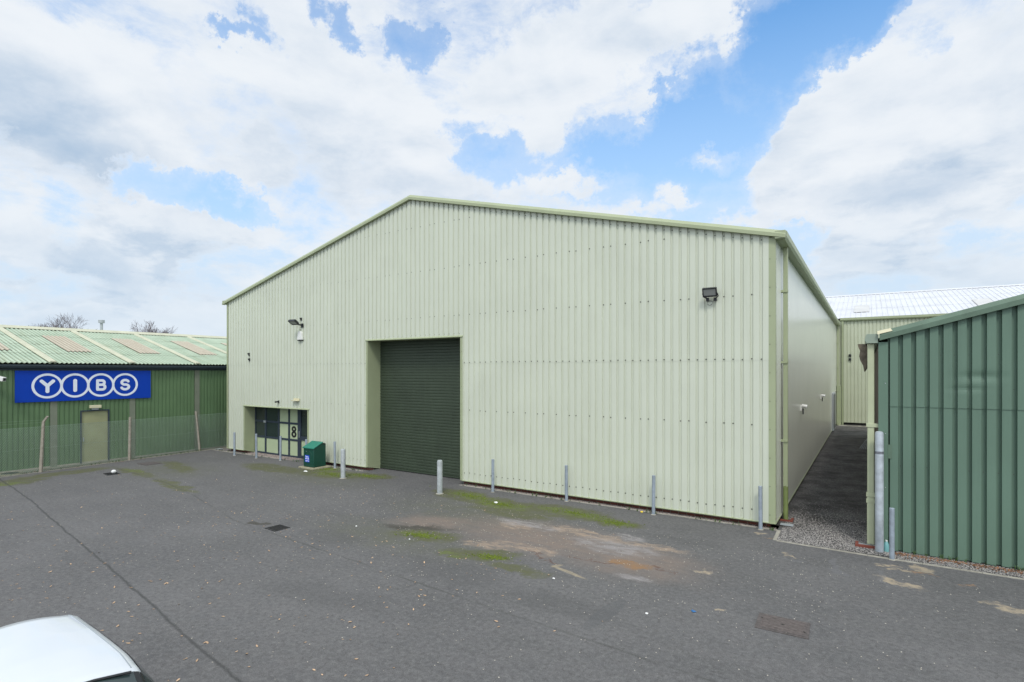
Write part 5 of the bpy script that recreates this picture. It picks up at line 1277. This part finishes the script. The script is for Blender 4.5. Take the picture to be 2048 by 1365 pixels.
def weeds(name, spots_, seed):
    r4 = random.Random(seed); m = MB()
    for x, y in spots_:
        for _ in range(r4.randint(4, 8)):
            a = r4.uniform(0, 6.28); L_ = r4.uniform(.04, .11); w_ = 0.005; lean = r4.uniform(.2, .9)
            p0 = Vector((x + r4.uniform(-.02, .02), y + r4.uniform(-.02, .02), 0)); d = Vector((math.cos(a), math.sin(a), 0)); n = Vector((-d.y, d.x, 0)) * w_
            p1 = p0 + d * L_ * lean * .4 + Vector((0, 0, L_ * .7)); p2 = p0 + d * L_ * lean + Vector((0, 0, L_))
            m.face([p0 - n, p0 + n, p1 + n, p1 - n]); m.face([p1 - n, p1 + n, p2])
    return tag(m.build(name, mat('weed_green', (0.06, 0.11, 0.03), 0.8, var=0.3, vscale=8)), kind='stuff')
sp_ = [(rr.uniform(-11.9, -1.9), 15.04 + rr.uniform(-.03, .05)) for _ in range(46)] + [(-27.25 - (y - 6) * 0.07, y) for y in [rr.uniform(5, 14.5) for _ in range(60)]] + [(rr.uniform(0.5, 3.4), 14.72) for _ in range(16)] + [(rr.uniform(-27.5, -16.9), 15.0) for _ in range(30)]
weeds('weeds', sp_, 41)

# ================================================================== BARE TREES beyond the left building
def bare_tree(x, y, h, spread, seed, label):
    r3 = random.Random(seed); t = thing('bare_tree', (x, y, 0), label, 'tree', 'bare winter trees beyond the green roof')
    tr = MB(); cw = MB()
    def grow(p, d, L, r, depth, m):
        n = 3; pts = [p]; rad = [r]; q = p.copy(); dd = d.copy()
        for i in range(n):
            dd = (dd + Vector((r3.uniform(-.16, .16), r3.uniform(-.16, .16), r3.uniform(-.02, .10)))).normalized(); q = q + dd * L / n; pts.append(q.copy()); rad.append(r * (1 - 0.38 * (i + 1) / n))
        m.tube(pts, rad, 6 if depth < 2 else (4 if depth < 4 else 3), caps=False)
        if depth >= 7: return
        kids = 3
        for k_ in range(kids):
            az = r3.uniform(0, 6.28); tilt = r3.uniform(.28, .75) * (spread if depth < 3 else 1.0)
            a = dd.orthogonal().normalized(); b = dd.cross(a)
            nd = (dd * math.cos(tilt) + (a * math.cos(az) + b * math.sin(az)) * math.sin(tilt)).normalized()
            at_ = pts[-1] if k_ < 2 else pts[-2]
            grow(at_, nd, L * r3.uniform(.66, .84), max(0.011, rad[-1] * r3.uniform(.66, .88)), depth + 1, cw)
    grow(Vector((x, y, -.1)), Vector((0, 0, 1)), h * 0.27, h * 0.026, 0, tr)
    tr.build('trunk', BARK, t, smooth=True); cw.build('crown', BARK, t)
    # scale so that the top is at h
    mz = max(v[2] for v in cw.v); s = h / mz
    for ch in t.children: ch.data.transform(Matrix.Scale(s, 4))
    return t
def at_px(px, Z):
    a = (px - 1024) / 1095.0 * Z; return (math.cos(YAW) * a - math.sin(YAW) * Z, math.sin(YAW) * a + math.cos(YAW) * Z)
x_, y_ = at_px(128, 62); bare_tree(x_, y_, 10.6, 1.0, 4, 'broad bare tree beyond the green roof, left of the flue pipe')
x_, y_ = at_px(338, 74); bare_tree(x_, y_, 10.9, 0.45, 12, 'smaller bare tree beyond the green roof, right of the flue pipe')
bpy.context.view_layer.update()
